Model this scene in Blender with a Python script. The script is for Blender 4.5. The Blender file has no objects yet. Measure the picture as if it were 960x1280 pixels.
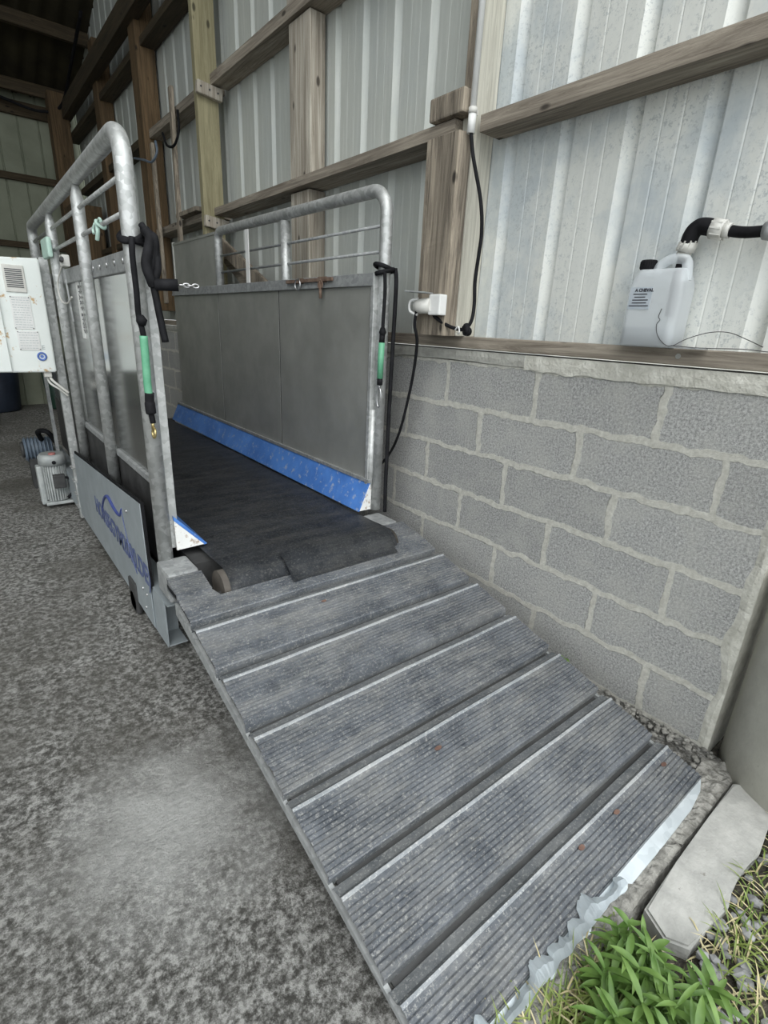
import bpy, bmesh, math, random
from mathutils import Vector, Matrix
from mathutils import noise as mnoise
rnd = random.Random(7)
PI = math.pi
S = bpy.context.scene
COL = S.collection

# ------------------------------------------------------------------ camera
F = 643.03
cd = bpy.data.cameras.new('camera'); cam = bpy.data.objects.new('camera', cd); COL.objects.link(cam)
S.camera = cam
cd.sensor_fit = 'VERTICAL'; cd.sensor_height = 36.0; cd.lens = F / 1280 * 36.0
cd.clip_start = 0.02; cd.clip_end = 300
RC = Matrix(((0.7845, -0.6185, 0.0449), (-0.1753, -0.2905, -0.9407), (0.5949, 0.7301, -0.3363)))  # world -> cam (x right, y down, z fwd)
ex, ey, ez = (Vector(RC[i]).normalized() for i in range(3))
M3 = Matrix((ex, -ey, -ez)).transposed()
cam.matrix_world = Matrix.Translation((-1.791, 0.519, 1.323)) @ M3.to_4x4()

# ------------------------------------------------------------------ sky, light, exposure
w = bpy.data.worlds.new('overcast'); S.world = w; w.use_nodes = True
wn = w.node_tree; wn.nodes.clear()
wo = wn.nodes.new('ShaderNodeOutputWorld'); bg = wn.nodes.new('ShaderNodeBackground')
tc = wn.nodes.new('ShaderNodeTexCoord'); sp = wn.nodes.new('ShaderNodeSeparateXYZ'); cr = wn.nodes.new('ShaderNodeValToRGB')
wn.links.new(tc.outputs['Generated'], sp.inputs[0]); wn.links.new(sp.outputs['Z'], cr.inputs[0])
cr.color_ramp.elements[0].position = 0.0; cr.color_ramp.elements[0].color = (0.62, 0.66, 0.68, 1)
cr.color_ramp.elements[1].position = 0.6; cr.color_ramp.elements[1].color = (0.93, 0.98, 1.0, 1)
wn.links.new(cr.outputs[0], bg.inputs[0]); bg.inputs[1].default_value = 1.55
wn.links.new(bg.outputs[0], wo.inputs[0])
sd = bpy.data.lights.new('sun', 'SUN'); sd.energy = 0.9; sd.angle = math.radians(50); sd.color = (1.0, 0.98, 0.95)
sun = bpy.data.objects.new('sun', sd); COL.objects.link(sun)
sun.rotation_euler = Vector((0.35, 0.75, -0.95)).to_track_quat('-Z', 'Y').to_euler()
S.view_settings.view_transform = 'Standard'; S.view_settings.look = 'None'
S.view_settings.gamma = 1; S.view_settings.use_curve_mapping = False
S.view_settings.exposure = 0.72

# ------------------------------------------------------------------ materials
def newmat(name):
    m = bpy.data.materials.new(name); m.use_nodes = True
    nt = m.node_tree; b = nt.nodes['Principled BSDF']
    return m, nt, b
def N(nt, t, **k):
    n = nt.nodes.new(t)
    for a, v in k.items(): setattr(n, a, v)
    return n
def coords(nt, scale=(1, 1, 1)):
    t = N(nt, 'ShaderNodeTexCoord'); m = N(nt, 'ShaderNodeMapping'); m.inputs['Scale'].default_value = scale
    nt.links.new(t.outputs['Object'], m.inputs[0]); return m.outputs[0]
def noise(nt, vec, scale, detail=6, rough=0.6, dist=0.0):
    n = N(nt, 'ShaderNodeTexNoise'); n.inputs['Scale'].default_value = scale; n.inputs['Detail'].default_value = detail
    n.inputs['Roughness'].default_value = rough; n.inputs['Distortion'].default_value = dist
    nt.links.new(vec, n.inputs['Vector']); return n.outputs['Fac']
def ramp(nt, fac, stops):
    r = N(nt, 'ShaderNodeValToRGB'); e = r.color_ramp.elements
    while len(e) < len(stops): e.new(0.5)
    for i, (p, c) in enumerate(stops):
        e[i].position = p; e[i].color = (c[0], c[1], c[2], 1) if not isinstance(c, (int, float)) else (c, c, c, 1)
    nt.links.new(fac, r.inputs[0]); return r.outputs[0]
def mix(nt, fac, a, b, mode='MIX'):
    m = N(nt, 'ShaderNodeMix', data_type='RGBA', blend_type=mode)
    for sock, v in ((m.inputs[0], fac), (m.inputs[6], a), (m.inputs[7], b)):
        if isinstance(v, (int, float)): sock.default_value = v
        elif isinstance(v, tuple): sock.default_value = (*v, 1)
        else: nt.links.new(v, sock)
    return m.outputs[2]
def bump(nt, b, h, strength=0.3, dist=0.01):
    n = N(nt, 'ShaderNodeBump'); n.inputs['Strength'].default_value = strength; n.inputs['Distance'].default_value = dist
    nt.links.new(h, n.inputs['Height']); nt.links.new(n.outputs[0], b.inputs['Normal'])
def setb(nt, b, col=None, rough=0.6, metal=0.0):
    if isinstance(col, tuple): b.inputs['Base Color'].default_value = (*col, 1)
    elif col is not None: nt.links.new(col, b.inputs['Base Color'])
    if isinstance(rough, (int, float)): b.inputs['Roughness'].default_value = rough
    else: nt.links.new(rough, b.inputs['Roughness'])
    b.inputs['Metallic'].default_value = metal
def mottled(name, c1, c2, scale=6, rough=0.6, metal=0.0, bmp=0.2, bscale=60, stretch=(1, 1, 1), lo=0.35, hi=0.65, bd=0.004, spots=None):
    m, nt, b = newmat(name); v = coords(nt, stretch)
    c = ramp(nt, noise(nt, v, scale), [(lo, c1), (hi, c2)])
    if spots:
        sc, th, sc_col = spots
        c = mix(nt, ramp(nt, noise(nt, coords(nt), sc, 8, 0.7), [(th, 0.0), (th + 0.06, 1.0)]), c, sc_col)
    setb(nt, b, c, rough, metal)
    if bmp: bump(nt, b, noise(nt, v, bscale, 4), bmp, bd)
    return m
MAT = {}
def wood(name, dark, light, axis, weather=0.5):
    m, nt, b = newmat(name); st = [38, 38, 38]; st[axis] = 1.6
    v = coords(nt, tuple(st)); v2 = coords(nt, tuple([9 if i != axis else 0.9 for i in range(3)]))
    g = noise(nt, v, 1.0, 10, 0.75, 1.2)
    c = ramp(nt, g, [(0.38, dark), (0.5, tuple((a + c_) / 2 for a, c_ in zip(dark, light))), (0.62, light)])
    c = mix(nt, ramp(nt, noise(nt, v2, 1.0, 4, 0.6), [(0.42, 0.0), (0.7, weather)]), c, tuple(x * 0.45 for x in dark))
    vor = N(nt, 'ShaderNodeTexVoronoi'); vor.inputs['Scale'].default_value = 1.0
    nt.links.new(coords(nt, tuple([9 if i != axis else 4 for i in range(3)])), vor.inputs['Vector'])
    c = mix(nt, ramp(nt, vor.outputs['Distance'], [(0.07, 1.0), (0.12, 0.0)]), c, tuple(x * 0.3 for x in dark))
    setb(nt, b, c, 0.85); bump(nt, b, g, 0.5, 0.004); return m
MAT['wood_z'] = wood('weathered_wood_upright', (0.25, 0.21, 0.165), (0.56, 0.52, 0.44), 2)
MAT['wood_y'] = wood('weathered_wood_rail', (0.17, 0.14, 0.11), (0.42, 0.37, 0.30), 1)
MAT['wood_brown'] = wood('split_brown_wood', (0.11, 0.09, 0.07), (0.42, 0.36, 0.28), 2)
MAT['wood_pale'] = wood('pale_sawn_wood', (0.42, 0.40, 0.34), (0.68, 0.66, 0.57), 2, 0.25)
MAT['wood_yellow'] = wood('ochre_painted_wood', (0.22, 0.195, 0.11), (0.36, 0.325, 0.20), 2, 0.35)
MAT['wood_red'] = wood('reddish_brown_wood', (0.07, 0.044, 0.02), (0.18, 0.115, 0.058), 2)
MAT['wood_x'] = wood('weathered_wood_cross', (0.04, 0.028, 0.014), (0.10, 0.072, 0.04), 0)
MAT['wood_shaded_y'] = wood('shaded_beam_wood', (0.035, 0.026, 0.014), (0.085, 0.062, 0.034), 1)  # rail wood darkened in colour to stand in for dimmer light at the back

def galv(name, c1, c2, metal=0.55, rough=0.5, scale=55):
    m, nt, b = newmat(name); v = coords(nt)
    vor = N(nt, 'ShaderNodeTexVoronoi'); vor.inputs['Scale'].default_value = scale; nt.links.new(v, vor.inputs['Vector'])
    h = N(nt, 'ShaderNodeSeparateColor'); nt.links.new(vor.outputs['Color'], h.inputs[0])
    c = ramp(nt, h.outputs[0], [(0.0, c1), (1.0, c2)])
    c = mix(nt, ramp(nt, noise(nt, v, 9), [(0.35, 0.0), (0.7, 0.5)]), c, tuple(x * 0.75 for x in c1))
    setb(nt, b, c, rough, metal); bump(nt, b, noise(nt, v, 90), 0.15, 0.002); return m
MAT['galv'] = galv('galvanised_tube', (0.42, 0.43, 0.42), (0.66, 0.67, 0.66))
MAT['galv_dull'] = galv('dull_galvanised_steel', (0.30, 0.31, 0.31), (0.45, 0.46, 0.46), 0.4, 0.6)
MAT['plate'] = galv('grey_side_plate', (0.36, 0.40, 0.42), (0.40, 0.44, 0.46), 0.35, 0.5, 8)
def steel():
    m, nt, b = newmat('brushed_stainless'); v = coords(nt, (1, 1, 1))
    c = ramp(nt, noise(nt, v, 3.5, 6), [(0.35, (0.37, 0.372, 0.345)), (0.65, (0.47, 0.472, 0.44))])
    c = mix(nt, ramp(nt, noise(nt, coords(nt, (4, 4, 1.2)), 6, 8, .7), [(0.55, 0.0), (0.8, 0.3)]), c, (0.52, 0.51, 0.46))
    setb(nt, b, c, ramp(nt, noise(nt, v, 12), [(0.3, 0.36), (0.7, 0.55)]), 0.55)
    bump(nt, b, noise(nt, coords(nt, (30, 30, 2)), 8), 0.06, 0.002); return m
MAT['steel'] = steel()
MAT['steel_inner'] = mottled('inner_mirror_sheet', (0.42, 0.43, 0.42), (0.50, 0.51, 0.50), 3, 0.16, 0.9, 0.03, 5)
def rubber(name, c1, c2, dust, rough=0.55, amt=0.7, sheen=0.5):
    m, nt, b = newmat(name); v = coords(nt, (1, 1, 1))
    c = ramp(nt, noise(nt, v, 7, 10, .75), [(0.38, c1), (0.62, c2)])
    c = mix(nt, ramp(nt, noise(nt, coords(nt, (1, 4, 4)), 3.5, 10, .8), [(0.46, 0.0), (0.64, amt)]), c, dust)
    c = mix(nt, ramp(nt, noise(nt, v, 110, 4, .85), [(0.54, 0.0), (0.62, 0.55)]), c, tuple(min(1, x * 1.6) for x in dust))
    setb(nt, b, c, rough); b.inputs['Specular IOR Level'].default_value = sheen
    bump(nt, b, noise(nt, v, 70, 6, .7), 0.5, 0.003); return m
MAT['rubber'] = rubber('grooved_grey_rubber', (0.055, 0.062, 0.074), (0.13, 0.14, 0.155), (0.24, 0.238, 0.225), 0.5, 0.6)
MAT['rubber_lip'] = rubber('worn_rubber_lip', (0.19, 0.205, 0.22), (0.33, 0.345, 0.36), (0.42, 0.42, 0.41), 0.45)
MAT['rubber_smooth'] = rubber('smooth_rubber_band', (0.07, 0.078, 0.085), (0.14, 0.148, 0.155), (0.24, 0.24, 0.23), 0.5, 0.5)
MAT['belt'] = rubber('black_belt_rubber', (0.028, 0.032, 0.039), (0.066, 0.072, 0.082), (0.14, 0.138, 0.13), 0.42, 0.65, 0.5)
MAT['black'] = mottled('black_rubber', (0.005, 0.005, 0.006), (0.013, 0.013, 0.015), 20, 0.75, 0, 0.3, 120)
MAT['black'].node_tree.nodes['Principled BSDF'].inputs['Specular IOR Level'].default_value = 0.2
MAT['dark'] = mottled('dark_frame_steel', (0.03, 0.03, 0.03), (0.06, 0.06, 0.06), 10, 0.6)
MAT['brown_drum'] = mottled('dusty_drum', (0.05, 0.042, 0.035), (0.10, 0.088, 0.075), 12, 0.7)
MAT['blue'] = mottled('scuffed_blue_plastic', (0.055, 0.16, 0.46), (0.09, 0.24, 0.62), 5, 0.4, 0, 0.1, 40, spots=(26, 0.57, (0.30, 0.36, 0.50)))
MAT['white_chip'] = mottled('chipped_white_board', (0.72, 0.72, 0.70), (0.82, 0.82, 0.80), 14, 0.6, 0, 0.2, 60, spots=(40, 0.55, (0.42, 0.34, 0.28)))
MAT['white_paint'] = mottled('rust_spotted_white_paint', (0.72, 0.76, 0.73), (0.80, 0.83, 0.80), 4, 0.45, 0, 0.05, 40, spots=(14, 0.60, (0.50, 0.33, 0.16)))
MAT['white'] = mottled('white_plastic', (0.68, 0.68, 0.66), (0.78, 0.78, 0.76), 10, 0.45, 0, 0.05)
MAT['offwhite'] = mottled('greyed_white_plastic', (0.55, 0.54, 0.50), (0.66, 0.65, 0.61), 14, 0.5, 0, 0.05)
MAT['green'] = mottled('green_hose', (0.10, 0.32, 0.19), (0.16, 0.42, 0.26), 14, 0.45, 0, 0.1)
MAT['mint'] = mottled('pale_green_foam', (0.42, 0.60, 0.52), (0.52, 0.68, 0.60), 30, 0.7, 0, 0.3)
MAT['brass'] = mottled('brass', (0.42, 0.33, 0.14), (0.58, 0.48, 0.24), 30, 0.35, 0.8, 0)
MAT['rust'] = mottled('rusted_iron', (0.10, 0.06, 0.04), (0.24, 0.17, 0.13), 40, 0.8, 0.2, 0.4)
MAT['chrome'] = mottled('zinc_hook', (0.5, 0.5, 0.5), (0.65, 0.65, 0.65), 20, 0.3, 0.9, 0)
MAT['grey_paint'] = mottled('grey_motor_paint', (0.33, 0.35, 0.35), (0.46, 0.48, 0.47), 14, 0.5, 0.1, 0.1)
MAT['grey_blue'] = mottled('blue_grey_paint', (0.10, 0.13, 0.17), (0.16, 0.2, 0.25), 14, 0.5)
MAT['ink'] = mottled('black_print', (0.03, 0.03, 0.035), (0.06, 0.06, 0.07), 30, 0.6, 0, 0)
MAT['print_grey'] = mottled('faded_print', (0.42, 0.46, 0.46), (0.5, 0.54, 0.54), 30, 0.6, 0, 0)
MAT['ink_blue'] = mottled('navy_print', (0.03, 0.05, 0.19), (0.06, 0.08, 0.25), 20, 0.5, 0, 0)
MAT['ink_faded'] = mottled('faded_navy_print', (0.05, 0.07, 0.20), (0.13, 0.16, 0.27), 60, 0.5, 0, 0)
MAT['badge'] = mottled('blue_badge', (0.08, 0.15, 0.42), (0.12, 0.2, 0.5), 20, 0.5, 0, 0)
MAT['label_grey'] = mottled('silver_label', (0.36, 0.40, 0.44), (0.46, 0.50, 0.54), 12, 0.45, 0, 0)
MAT['red'] = mottled('faded_red_plastic', (0.42, 0.16, 0.15), (0.5, 0.2, 0.18), 20, 0.5, 0, 0)
MAT['navy'] = mottled('dark_navy_plastic', (0.01, 0.014, 0.025), (0.02, 0.028, 0.045), 5, 0.5)
MAT['bin_green'] = mottled('dark_green_plastic', (0.008, 0.03, 0.02), (0.015, 0.05, 0.03), 5, 0.5)
MAT['galv_bright'] = galv('bright_galvanised_plate', (0.52, 0.57, 0.60), (0.68, 0.73, 0.76), 0.35, 0.4, 30)

def m_floor():
    m, nt, b = newmat('rough_wet_concrete'); v = coords(nt)
    c = ramp(nt, noise(nt, v, 48, 10, .8), [(0.42, (0.055, 0.052, 0.045)), (0.5, (0.20, 0.196, 0.182)), (0.58, (0.46, 0.452, 0.43))])
    big = noise(nt, v, 1.5, 6, .6)
    c = mix(nt, ramp(nt, big, [(0.40, 0.6), (0.56, 0.0)]), c, (0.115, 0.108, 0.092))
    # chalky patch beside the ramp
    t = N(nt, 'ShaderNodeTexCoord'); d = N(nt, 'ShaderNodeVectorMath', operation='DISTANCE'); d.inputs[1].default_value = (-1.55, 1.70, 0)
    nt.links.new(t.outputs['Object'], d.inputs[0])
    a = N(nt, 'ShaderNodeMath', operation='MULTIPLY_ADD'); nt.links.new(noise(nt, v, 9, 6), a.inputs[0]); a.inputs[1].default_value = 0.5
    nt.links.new(d.outputs['Value'], a.inputs[2])
    c = mix(nt, ramp(nt, a.outputs[0], [(0.30, 0.75), (0.62, 0.0)]), c, (0.56, 0.56, 0.54))
    setb(nt, b, c, ramp(nt, big, [(0.35, 0.38), (0.6, 0.75)]))
    bump(nt, b, noise(nt, v, 42, 9, .75), 1.0, 0.02); return m
MAT['floor'] = m_floor()
MAT['slab'] = mottled('pale_concrete_slab', (0.27, 0.27, 0.255), (0.44, 0.435, 0.41), 9, 0.8, 0, 0.6, 60, spots=(50, 0.64, (0.22, 0.21, 0.19)))
MAT['rubble'] = mottled('crumbled_mortar', (0.16, 0.155, 0.14), (0.36, 0.35, 0.32), 40, 0.9, 0, 1.0, 90, bd=0.01)
MAT['ring'] = mottled('cast_concrete', (0.50, 0.49, 0.435), (0.62, 0.61, 0.545), 6, 0.8, 0, 0.4, 50, spots=(40, 0.66, (0.25, 0.24, 0.21)))
MAT['soil'] = mottled('dark_soil', (0.03, 0.027, 0.02), (0.09, 0.08, 0.06), 30, 0.95, 0, 1.0, 60, bd=0.02)
MAT['stone'] = mottled('grey_gravel', (0.12, 0.12, 0.12), (0.34, 0.34, 0.34), 12, 0.8, 0, 0.3)
MAT['straw'] = mottled('dry_grass', (0.40, 0.34, 0.18), (0.55, 0.49, 0.30), 30, 0.8, 0, 0)
MAT['rust_leaf'] = mottled('dead_leaf', (0.12, 0.065, 0.05), (0.2, 0.12, 0.09), 30, 0.8, 0, 0)
def m_leaf(name, c1, c2):
    m, nt, b = newmat(name); c = ramp(nt, noise(nt, coords(nt), 14, 3), [(0.35, c1), (0.65, c2)])
    setb(nt, b, c, 0.45); b.inputs['Subsurface Weight'].default_value = 0.0
    tr = N(nt, 'ShaderNodeBsdfTranslucent'); nt.links.new(c, tr.inputs[0]); ms = N(nt, 'ShaderNodeMixShader'); ms.inputs[0].default_value = 0.3
    nt.links.new(b.outputs[0], ms.inputs[1]); nt.links.new(tr.outputs[0], ms.inputs[2]); nt.links.new(ms.outputs[0], nt.nodes['Material Output'].inputs[0]); return m
MAT['leaf'] = m_leaf('weed_leaf', (0.09, 0.18, 0.035), (0.21, 0.34, 0.085))
MAT['grass'] = m_leaf('grass_blade', (0.12, 0.20, 0.04), (0.30, 0.36, 0.10))
def m_block():
    m, nt, b = newmat('grey_hollow_block'); v = coords(nt)
    # brick texture on UV; edges wander with noise
    uv = N(nt, 'ShaderNodeUVMap'); uv.uv_map = 'UVMap'
    n1 = N(nt, 'ShaderNodeTexNoise'); n1.inputs['Scale'].default_value = 14; n1.inputs['Detail'].default_value = 5; nt.links.new(v, n1.inputs['Vector'])
    sub = N(nt, 'ShaderNodeVectorMath', operation='SUBTRACT'); sub.inputs[1].default_value = (.5, .5, .5); nt.links.new(n1.outputs['Color'], sub.inputs[0])
    sc = N(nt, 'ShaderNodeVectorMath', operation='SCALE'); sc.inputs['Scale'].default_value = 0.045; nt.links.new(sub.outputs[0], sc.inputs[0])
    ad = N(nt, 'ShaderNodeVectorMath', operation='ADD'); nt.links.new(uv.outputs[0], ad.inputs[0]); nt.links.new(sc.outputs[0], ad.inputs[1])
    br = N(nt, 'ShaderNodeTexBrick'); br.offset = 0.0; br.offset_frequency = 1; br.squash = 1
    br.inputs['Scale'].default_value = 1; br.inputs['Brick Width'].default_value = 0.5; br.inputs['Row Height'].default_value = 0.2
    br.inputs['Mortar Size'].default_value = 0.0145; br.inputs['Mortar Smooth'].default_value = 0.25
    br.inputs['Color1'].default_value = (1, 1, 1, 1); br.inputs['Color2'].default_value = (0.84, 0.84, 0.84, 1)
    nt.links.new(ad.outputs[0], br.inputs['Vector'])
    fine = noise(nt, v, 120, 6, .9)
    blk = ramp(nt, fine, [(0.38, (0.17, 0.17, 0.165)), (0.5, (0.38, 0.38, 0.368)), (0.62, (0.62, 0.62, 0.60))])
    blk = mix(nt, 1.0, blk, br.outputs['Color'], 'MULTIPLY')
    blk = mix(nt, ramp(nt, noise(nt, v, 6, 8, .65), [(0.46, 0.0), (0.66, 0.5)]), blk, (0.47, 0.465, 0.43))
    mor = ramp(nt, noise(nt, v, 45, 6, .7), [(0.35, (0.44, 0.43, 0.38)), (0.65, (0.64, 0.63, 0.57))])
    c = mix(nt, br.outputs['Fac'], blk, mor)
    setb(nt, b, c, 0.9)
    h = N(nt, 'ShaderNodeMath', operation='MULTIPLY_ADD'); nt.links.new(br.outputs['Fac'], h.inputs[0]); h.inputs[1].default_value = -0.35; nt.links.new(fine, h.inputs[2])
    bump(nt, b, h.outputs[0], 0.7, 0.008); return m
MAT['block'] = m_block()
MAT['mortar'] = mottled('pale_mortar', (0.42, 0.41, 0.36), (0.60, 0.59, 0.53), 20, 0.9, 0, 0.8, 60, bd=0.008)
MAT['mortar_dark'] = mottled('grey_mortar', (0.31, 0.305, 0.275), (0.43, 0.425, 0.385), 20, 0.9, 0, 0.8, 60, bd=0.008)
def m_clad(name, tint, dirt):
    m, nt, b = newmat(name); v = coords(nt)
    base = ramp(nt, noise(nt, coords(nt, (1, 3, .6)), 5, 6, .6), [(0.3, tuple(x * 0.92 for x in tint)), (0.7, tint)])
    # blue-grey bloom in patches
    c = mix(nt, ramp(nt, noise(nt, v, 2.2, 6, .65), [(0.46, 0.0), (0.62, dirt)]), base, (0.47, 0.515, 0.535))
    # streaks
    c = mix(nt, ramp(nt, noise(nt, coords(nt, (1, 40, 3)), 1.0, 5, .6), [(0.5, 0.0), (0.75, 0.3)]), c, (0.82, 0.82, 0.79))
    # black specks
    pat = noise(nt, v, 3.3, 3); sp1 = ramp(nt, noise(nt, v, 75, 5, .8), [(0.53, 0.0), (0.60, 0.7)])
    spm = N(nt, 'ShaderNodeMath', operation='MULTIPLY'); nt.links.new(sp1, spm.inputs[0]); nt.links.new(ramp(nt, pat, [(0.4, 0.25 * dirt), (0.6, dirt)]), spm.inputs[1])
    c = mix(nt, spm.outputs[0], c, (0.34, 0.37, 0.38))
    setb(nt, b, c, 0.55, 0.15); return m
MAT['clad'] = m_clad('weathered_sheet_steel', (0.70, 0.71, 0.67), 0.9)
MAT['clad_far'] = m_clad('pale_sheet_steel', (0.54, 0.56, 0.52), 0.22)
MAT['clad_back'] = mottled('dull_green_white_sheet', (0.22, 0.235, 0.17), (0.30, 0.315, 0.235), 2, 0.7, 0, 0.05)
MAT['roof'] = mottled('brown_fibre_cement', (0.022, 0.017, 0.007), (0.045, 0.036, 0.016), 3, 0.9, 0, 0.2)
def m_jug():
    m, nt, b = newmat('milky_polythene'); setb(nt, b, (0.90, 0.93, 0.95), 0.35)
    tr = N(nt, 'ShaderNodeBsdfTranslucent'); tr.inputs[0].default_value = (0.85, 0.9, 0.93, 1); ms = N(nt, 'ShaderNodeMixShader'); ms.inputs[0].default_value = 0.35
    tp = N(nt, 'ShaderNodeBsdfTransparent'); m2 = N(nt, 'ShaderNodeMixShader'); m2.inputs[0].default_value = 0.45
    nt.links.new(b.outputs[0], ms.inputs[1]); nt.links.new(tr.outputs[0], ms.inputs[2])
    nt.links.new(ms.outputs[0], m2.inputs[1]); nt.links.new(tp.outputs[0], m2.inputs[2])
    nt.links.new(m2.outputs[0], nt.nodes['Material Output'].inputs[0]); return m
MAT['jug'] = m_jug()
MAT['liquid'] = mottled('cloudy_liquid', (0.20, 0.22, 0.23), (0.24, 0.26, 0.27), 4, 0.3, 0, 0)

# ------------------------------------------------------------------ mesh helpers (world coordinates)
class B:
    def __init__(s): s.bm = bmesh.new(); s.uv = None
    def mark(s): return set(s.bm.faces)
    def setmi(s, before, mi):
        for f in s.bm.faces:
            if f not in before: f.material_index = mi
    def box(s, a, b, mi=0, bev=0.0):
        x0, y0, z0 = (min(p, q) for p, q in zip(a, b)); x1, y1, z1 = (max(p, q) for p, q in zip(a, b))
        v = [s.bm.verts.new(p) for p in ((x0, y0, z0), (x1, y0, z0), (x1, y1, z0), (x0, y1, z0), (x0, y0, z1), (x1, y0, z1), (x1, y1, z1), (x0, y1, z1))]
        fs = [s.bm.faces.new([v[i] for i in q]) for q in ((0, 3, 2, 1), (4, 5, 6, 7), (0, 1, 5, 4), (1, 2, 6, 5), (2, 3, 7, 6), (3, 0, 4, 7))]
        for f in fs: f.material_index = mi
        if bev > 0:
            r = bmesh.ops.bevel(s.bm, geom=list({e for f in fs for e in f.edges}), offset=bev, segments=2, affect='EDGES', profile=0.6)
            for f in r['faces']: f.material_index = mi
        return s
    def bar(s, p, q, wd, ht, up=(0, 0, 1), mi=0, bev=0.0):
        p, q = Vector(p), Vector(q); d = (q - p).normalized(); u = Vector(up); sx = d.cross(u).normalized(); u = sx.cross(d).normalized()
        v = []
        for c in (p, q):
            for i, j in ((-1, -1), (1, -1), (1, 1), (-1, 1)): v.append(s.bm.verts.new(c + sx * i * wd / 2 + u * j * ht / 2))
        fs = [s.bm.faces.new([v[i] for i in k]) for k in ((0, 1, 2, 3), (7, 6, 5, 4), (0, 4, 5, 1), (1, 5, 6, 2), (2, 6, 7, 3), (3, 7, 4, 0))]
        for f in fs: f.material_index = mi
        if bev > 0: bmesh.ops.bevel(s.bm, geom=list({e for f in fs for e in f.edges}), offset=bev, segments=2, affect='EDGES')
        return s
    def prism(s, pts, off, mi=0):
        off = Vector(off); a = [s.bm.verts.new(p) for p in pts]; b = [s.bm.verts.new(Vector(p) + off) for p in pts]; n = len(pts)
        fs = [s.bm.faces.new(a), s.bm.faces.new(b[::-1])] + [s.bm.faces.new((a[i], b[i], b[(i + 1) % n], a[(i + 1) % n])) for i in range(n)]
        for f in fs: f.material_index = mi
        return s
    def tube(s, pts, r, seg=12, closed=False, mi=0, cap=True):
        pts = [Vector(p) for p in pts]; n = len(pts); R = r if isinstance(r, (list, tuple)) else [r] * n
        ref = None; rings = []
        for i, p in enumerate(pts):
            if closed: t = (pts[(i + 1) % n] - pts[i - 1]).normalized()
            else: t = (pts[min(i + 1, n - 1)] - pts[max(i - 1, 0)]).normalized()
            if ref is None:
                ref = Vector((0, 0, 1)) if abs(t.z) < 0.9 else Vector((1, 0, 0))
            ref = (ref - t * ref.dot(t)).normalized(); bi = t.cross(ref)
            rings.append([s.bm.verts.new(p + (ref * math.cos(a) + bi * math.sin(a)) * R[i]) for a in (2 * PI * k / seg for k in range(seg))])
        m = n if closed else n - 1
        for i in range(m):
            a, b = rings[i], rings[(i + 1) % n]
            for k in range(seg):
                f = s.bm.faces.new((a[k], a[(k + 1) % seg], b[(k + 1) % seg], b[k])); f.smooth = True; f.material_index = mi
        if cap and not closed:
            f = s.bm.faces.new(rings[0][::-1]); f.material_index = mi; f = s.bm.faces.new(rings[-1]); f.material_index = mi
        return s
    def disc(s, c, ax, r, h, seg=20, mi=0):
        c = Vector(c); ax = Vector(ax).normalized(); return s.tube([c - ax * h / 2, c + ax * h / 2], r, seg, mi=mi)
LOC = {}
def finish(o, smooth_angle=None):
    return o
def obj(name, b, mat, parent=None, label=None):
    me = bpy.data.meshes.new(name); bm = b.bm
    bmesh.ops.recalc_face_normals(bm, faces=bm.faces)
    off = Vector((0, 0, 0))
    if parent is not None: off = LOC[parent.name]
    elif getattr(b, 'origin', None) is not None: off = Vector(b.origin)
    if off.length: bmesh.ops.translate(bm, verts=bm.verts, vec=-off)
    bm.to_mesh(me); bm.free()
    for m in (mat if isinstance(mat, (list, tuple)) else [mat]): me.materials.append(MAT[m])
    o = bpy.data.objects.new(name, me); COL.objects.link(o)
    if parent is not None: o.parent = parent; LOC[o.name] = off
    else: o.location = off; LOC[o.name] = off
    if label: o['label'] = label
    return o
def tag(o, label, cat, group=None, kind=None):
    if label: o['label'] = label
    if cat: o['category'] = cat
    if group: o['group'] = group
    if kind: o['kind'] = kind
    return o
def thing(name, loc, label, cat, group=None):
    o = bpy.data.objects.new(name, None); COL.objects.link(o); o.location = loc; o.empty_display_size = 0.1
    LOC[o.name] = Vector(loc); return tag(o, label, cat, group)
def struct(name, b, mat):
    o = obj(name, b, mat); o['kind'] = 'structure'; return o
def text_part(name, s, size, origin, right, up, mat, parent, label=None, extrude=0.0006, sx=1.0, bold=0.0):
    cu = bpy.data.curves.new('tmp', 'FONT'); cu.body = s; cu.size = size; cu.extrude = extrude; cu.offset = bold
    to = bpy.data.objects.new('tmp', cu); COL.objects.link(to)
    dg = bpy.context.evaluated_depsgraph_get(); me = bpy.data.meshes.new_from_object(to.evaluated_get(dg))
    bpy.data.objects.remove(to); bpy.data.curves.remove(cu)
    right = Vector(right).normalized(); up = Vector(up).normalized(); n = right.cross(up)
    M = Matrix((right * sx, up, n)).transposed().to_4x4(); M.translation = Vector(origin) - LOC[parent.name]
    me.transform(M); me.materials.clear(); me.materials.append(MAT[mat])
    o = bpy.data.objects.new(name, me); COL.objects.link(o); o.parent = parent; LOC[o.name] = LOC[parent.name]
    if label: o['label'] = label
    return o
def arc(c, r, a0, a1, n, u, v):
    c, u, v = Vector(c), Vector(u), Vector(v)
    return [c + (u * math.cos(a) + v * math.sin(a)) * r for a in (a0 + (a1 - a0) * k / n for k in range(n + 1))]
def smooth_path(pts, n=8):
    P = [Vector(p) for p in pts]; P = [P[0] * 2 - P[1]] + P + [P[-1] * 2 - P[-2]]; out = []
    for i in range(1, len(P) - 2):
        for k in range(n):
            t = k / n; a, b, c, d = P[i - 1], P[i], P[i + 1], P[i + 2]
            out.append(0.5 * ((2 * b) + (c - a) * t + (2 * a - 5 * b + 4 * c - d) * t * t + (3 * b - a - 3 * c + d) * t ** 3))
    out.append(P[-2]); return out

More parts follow.
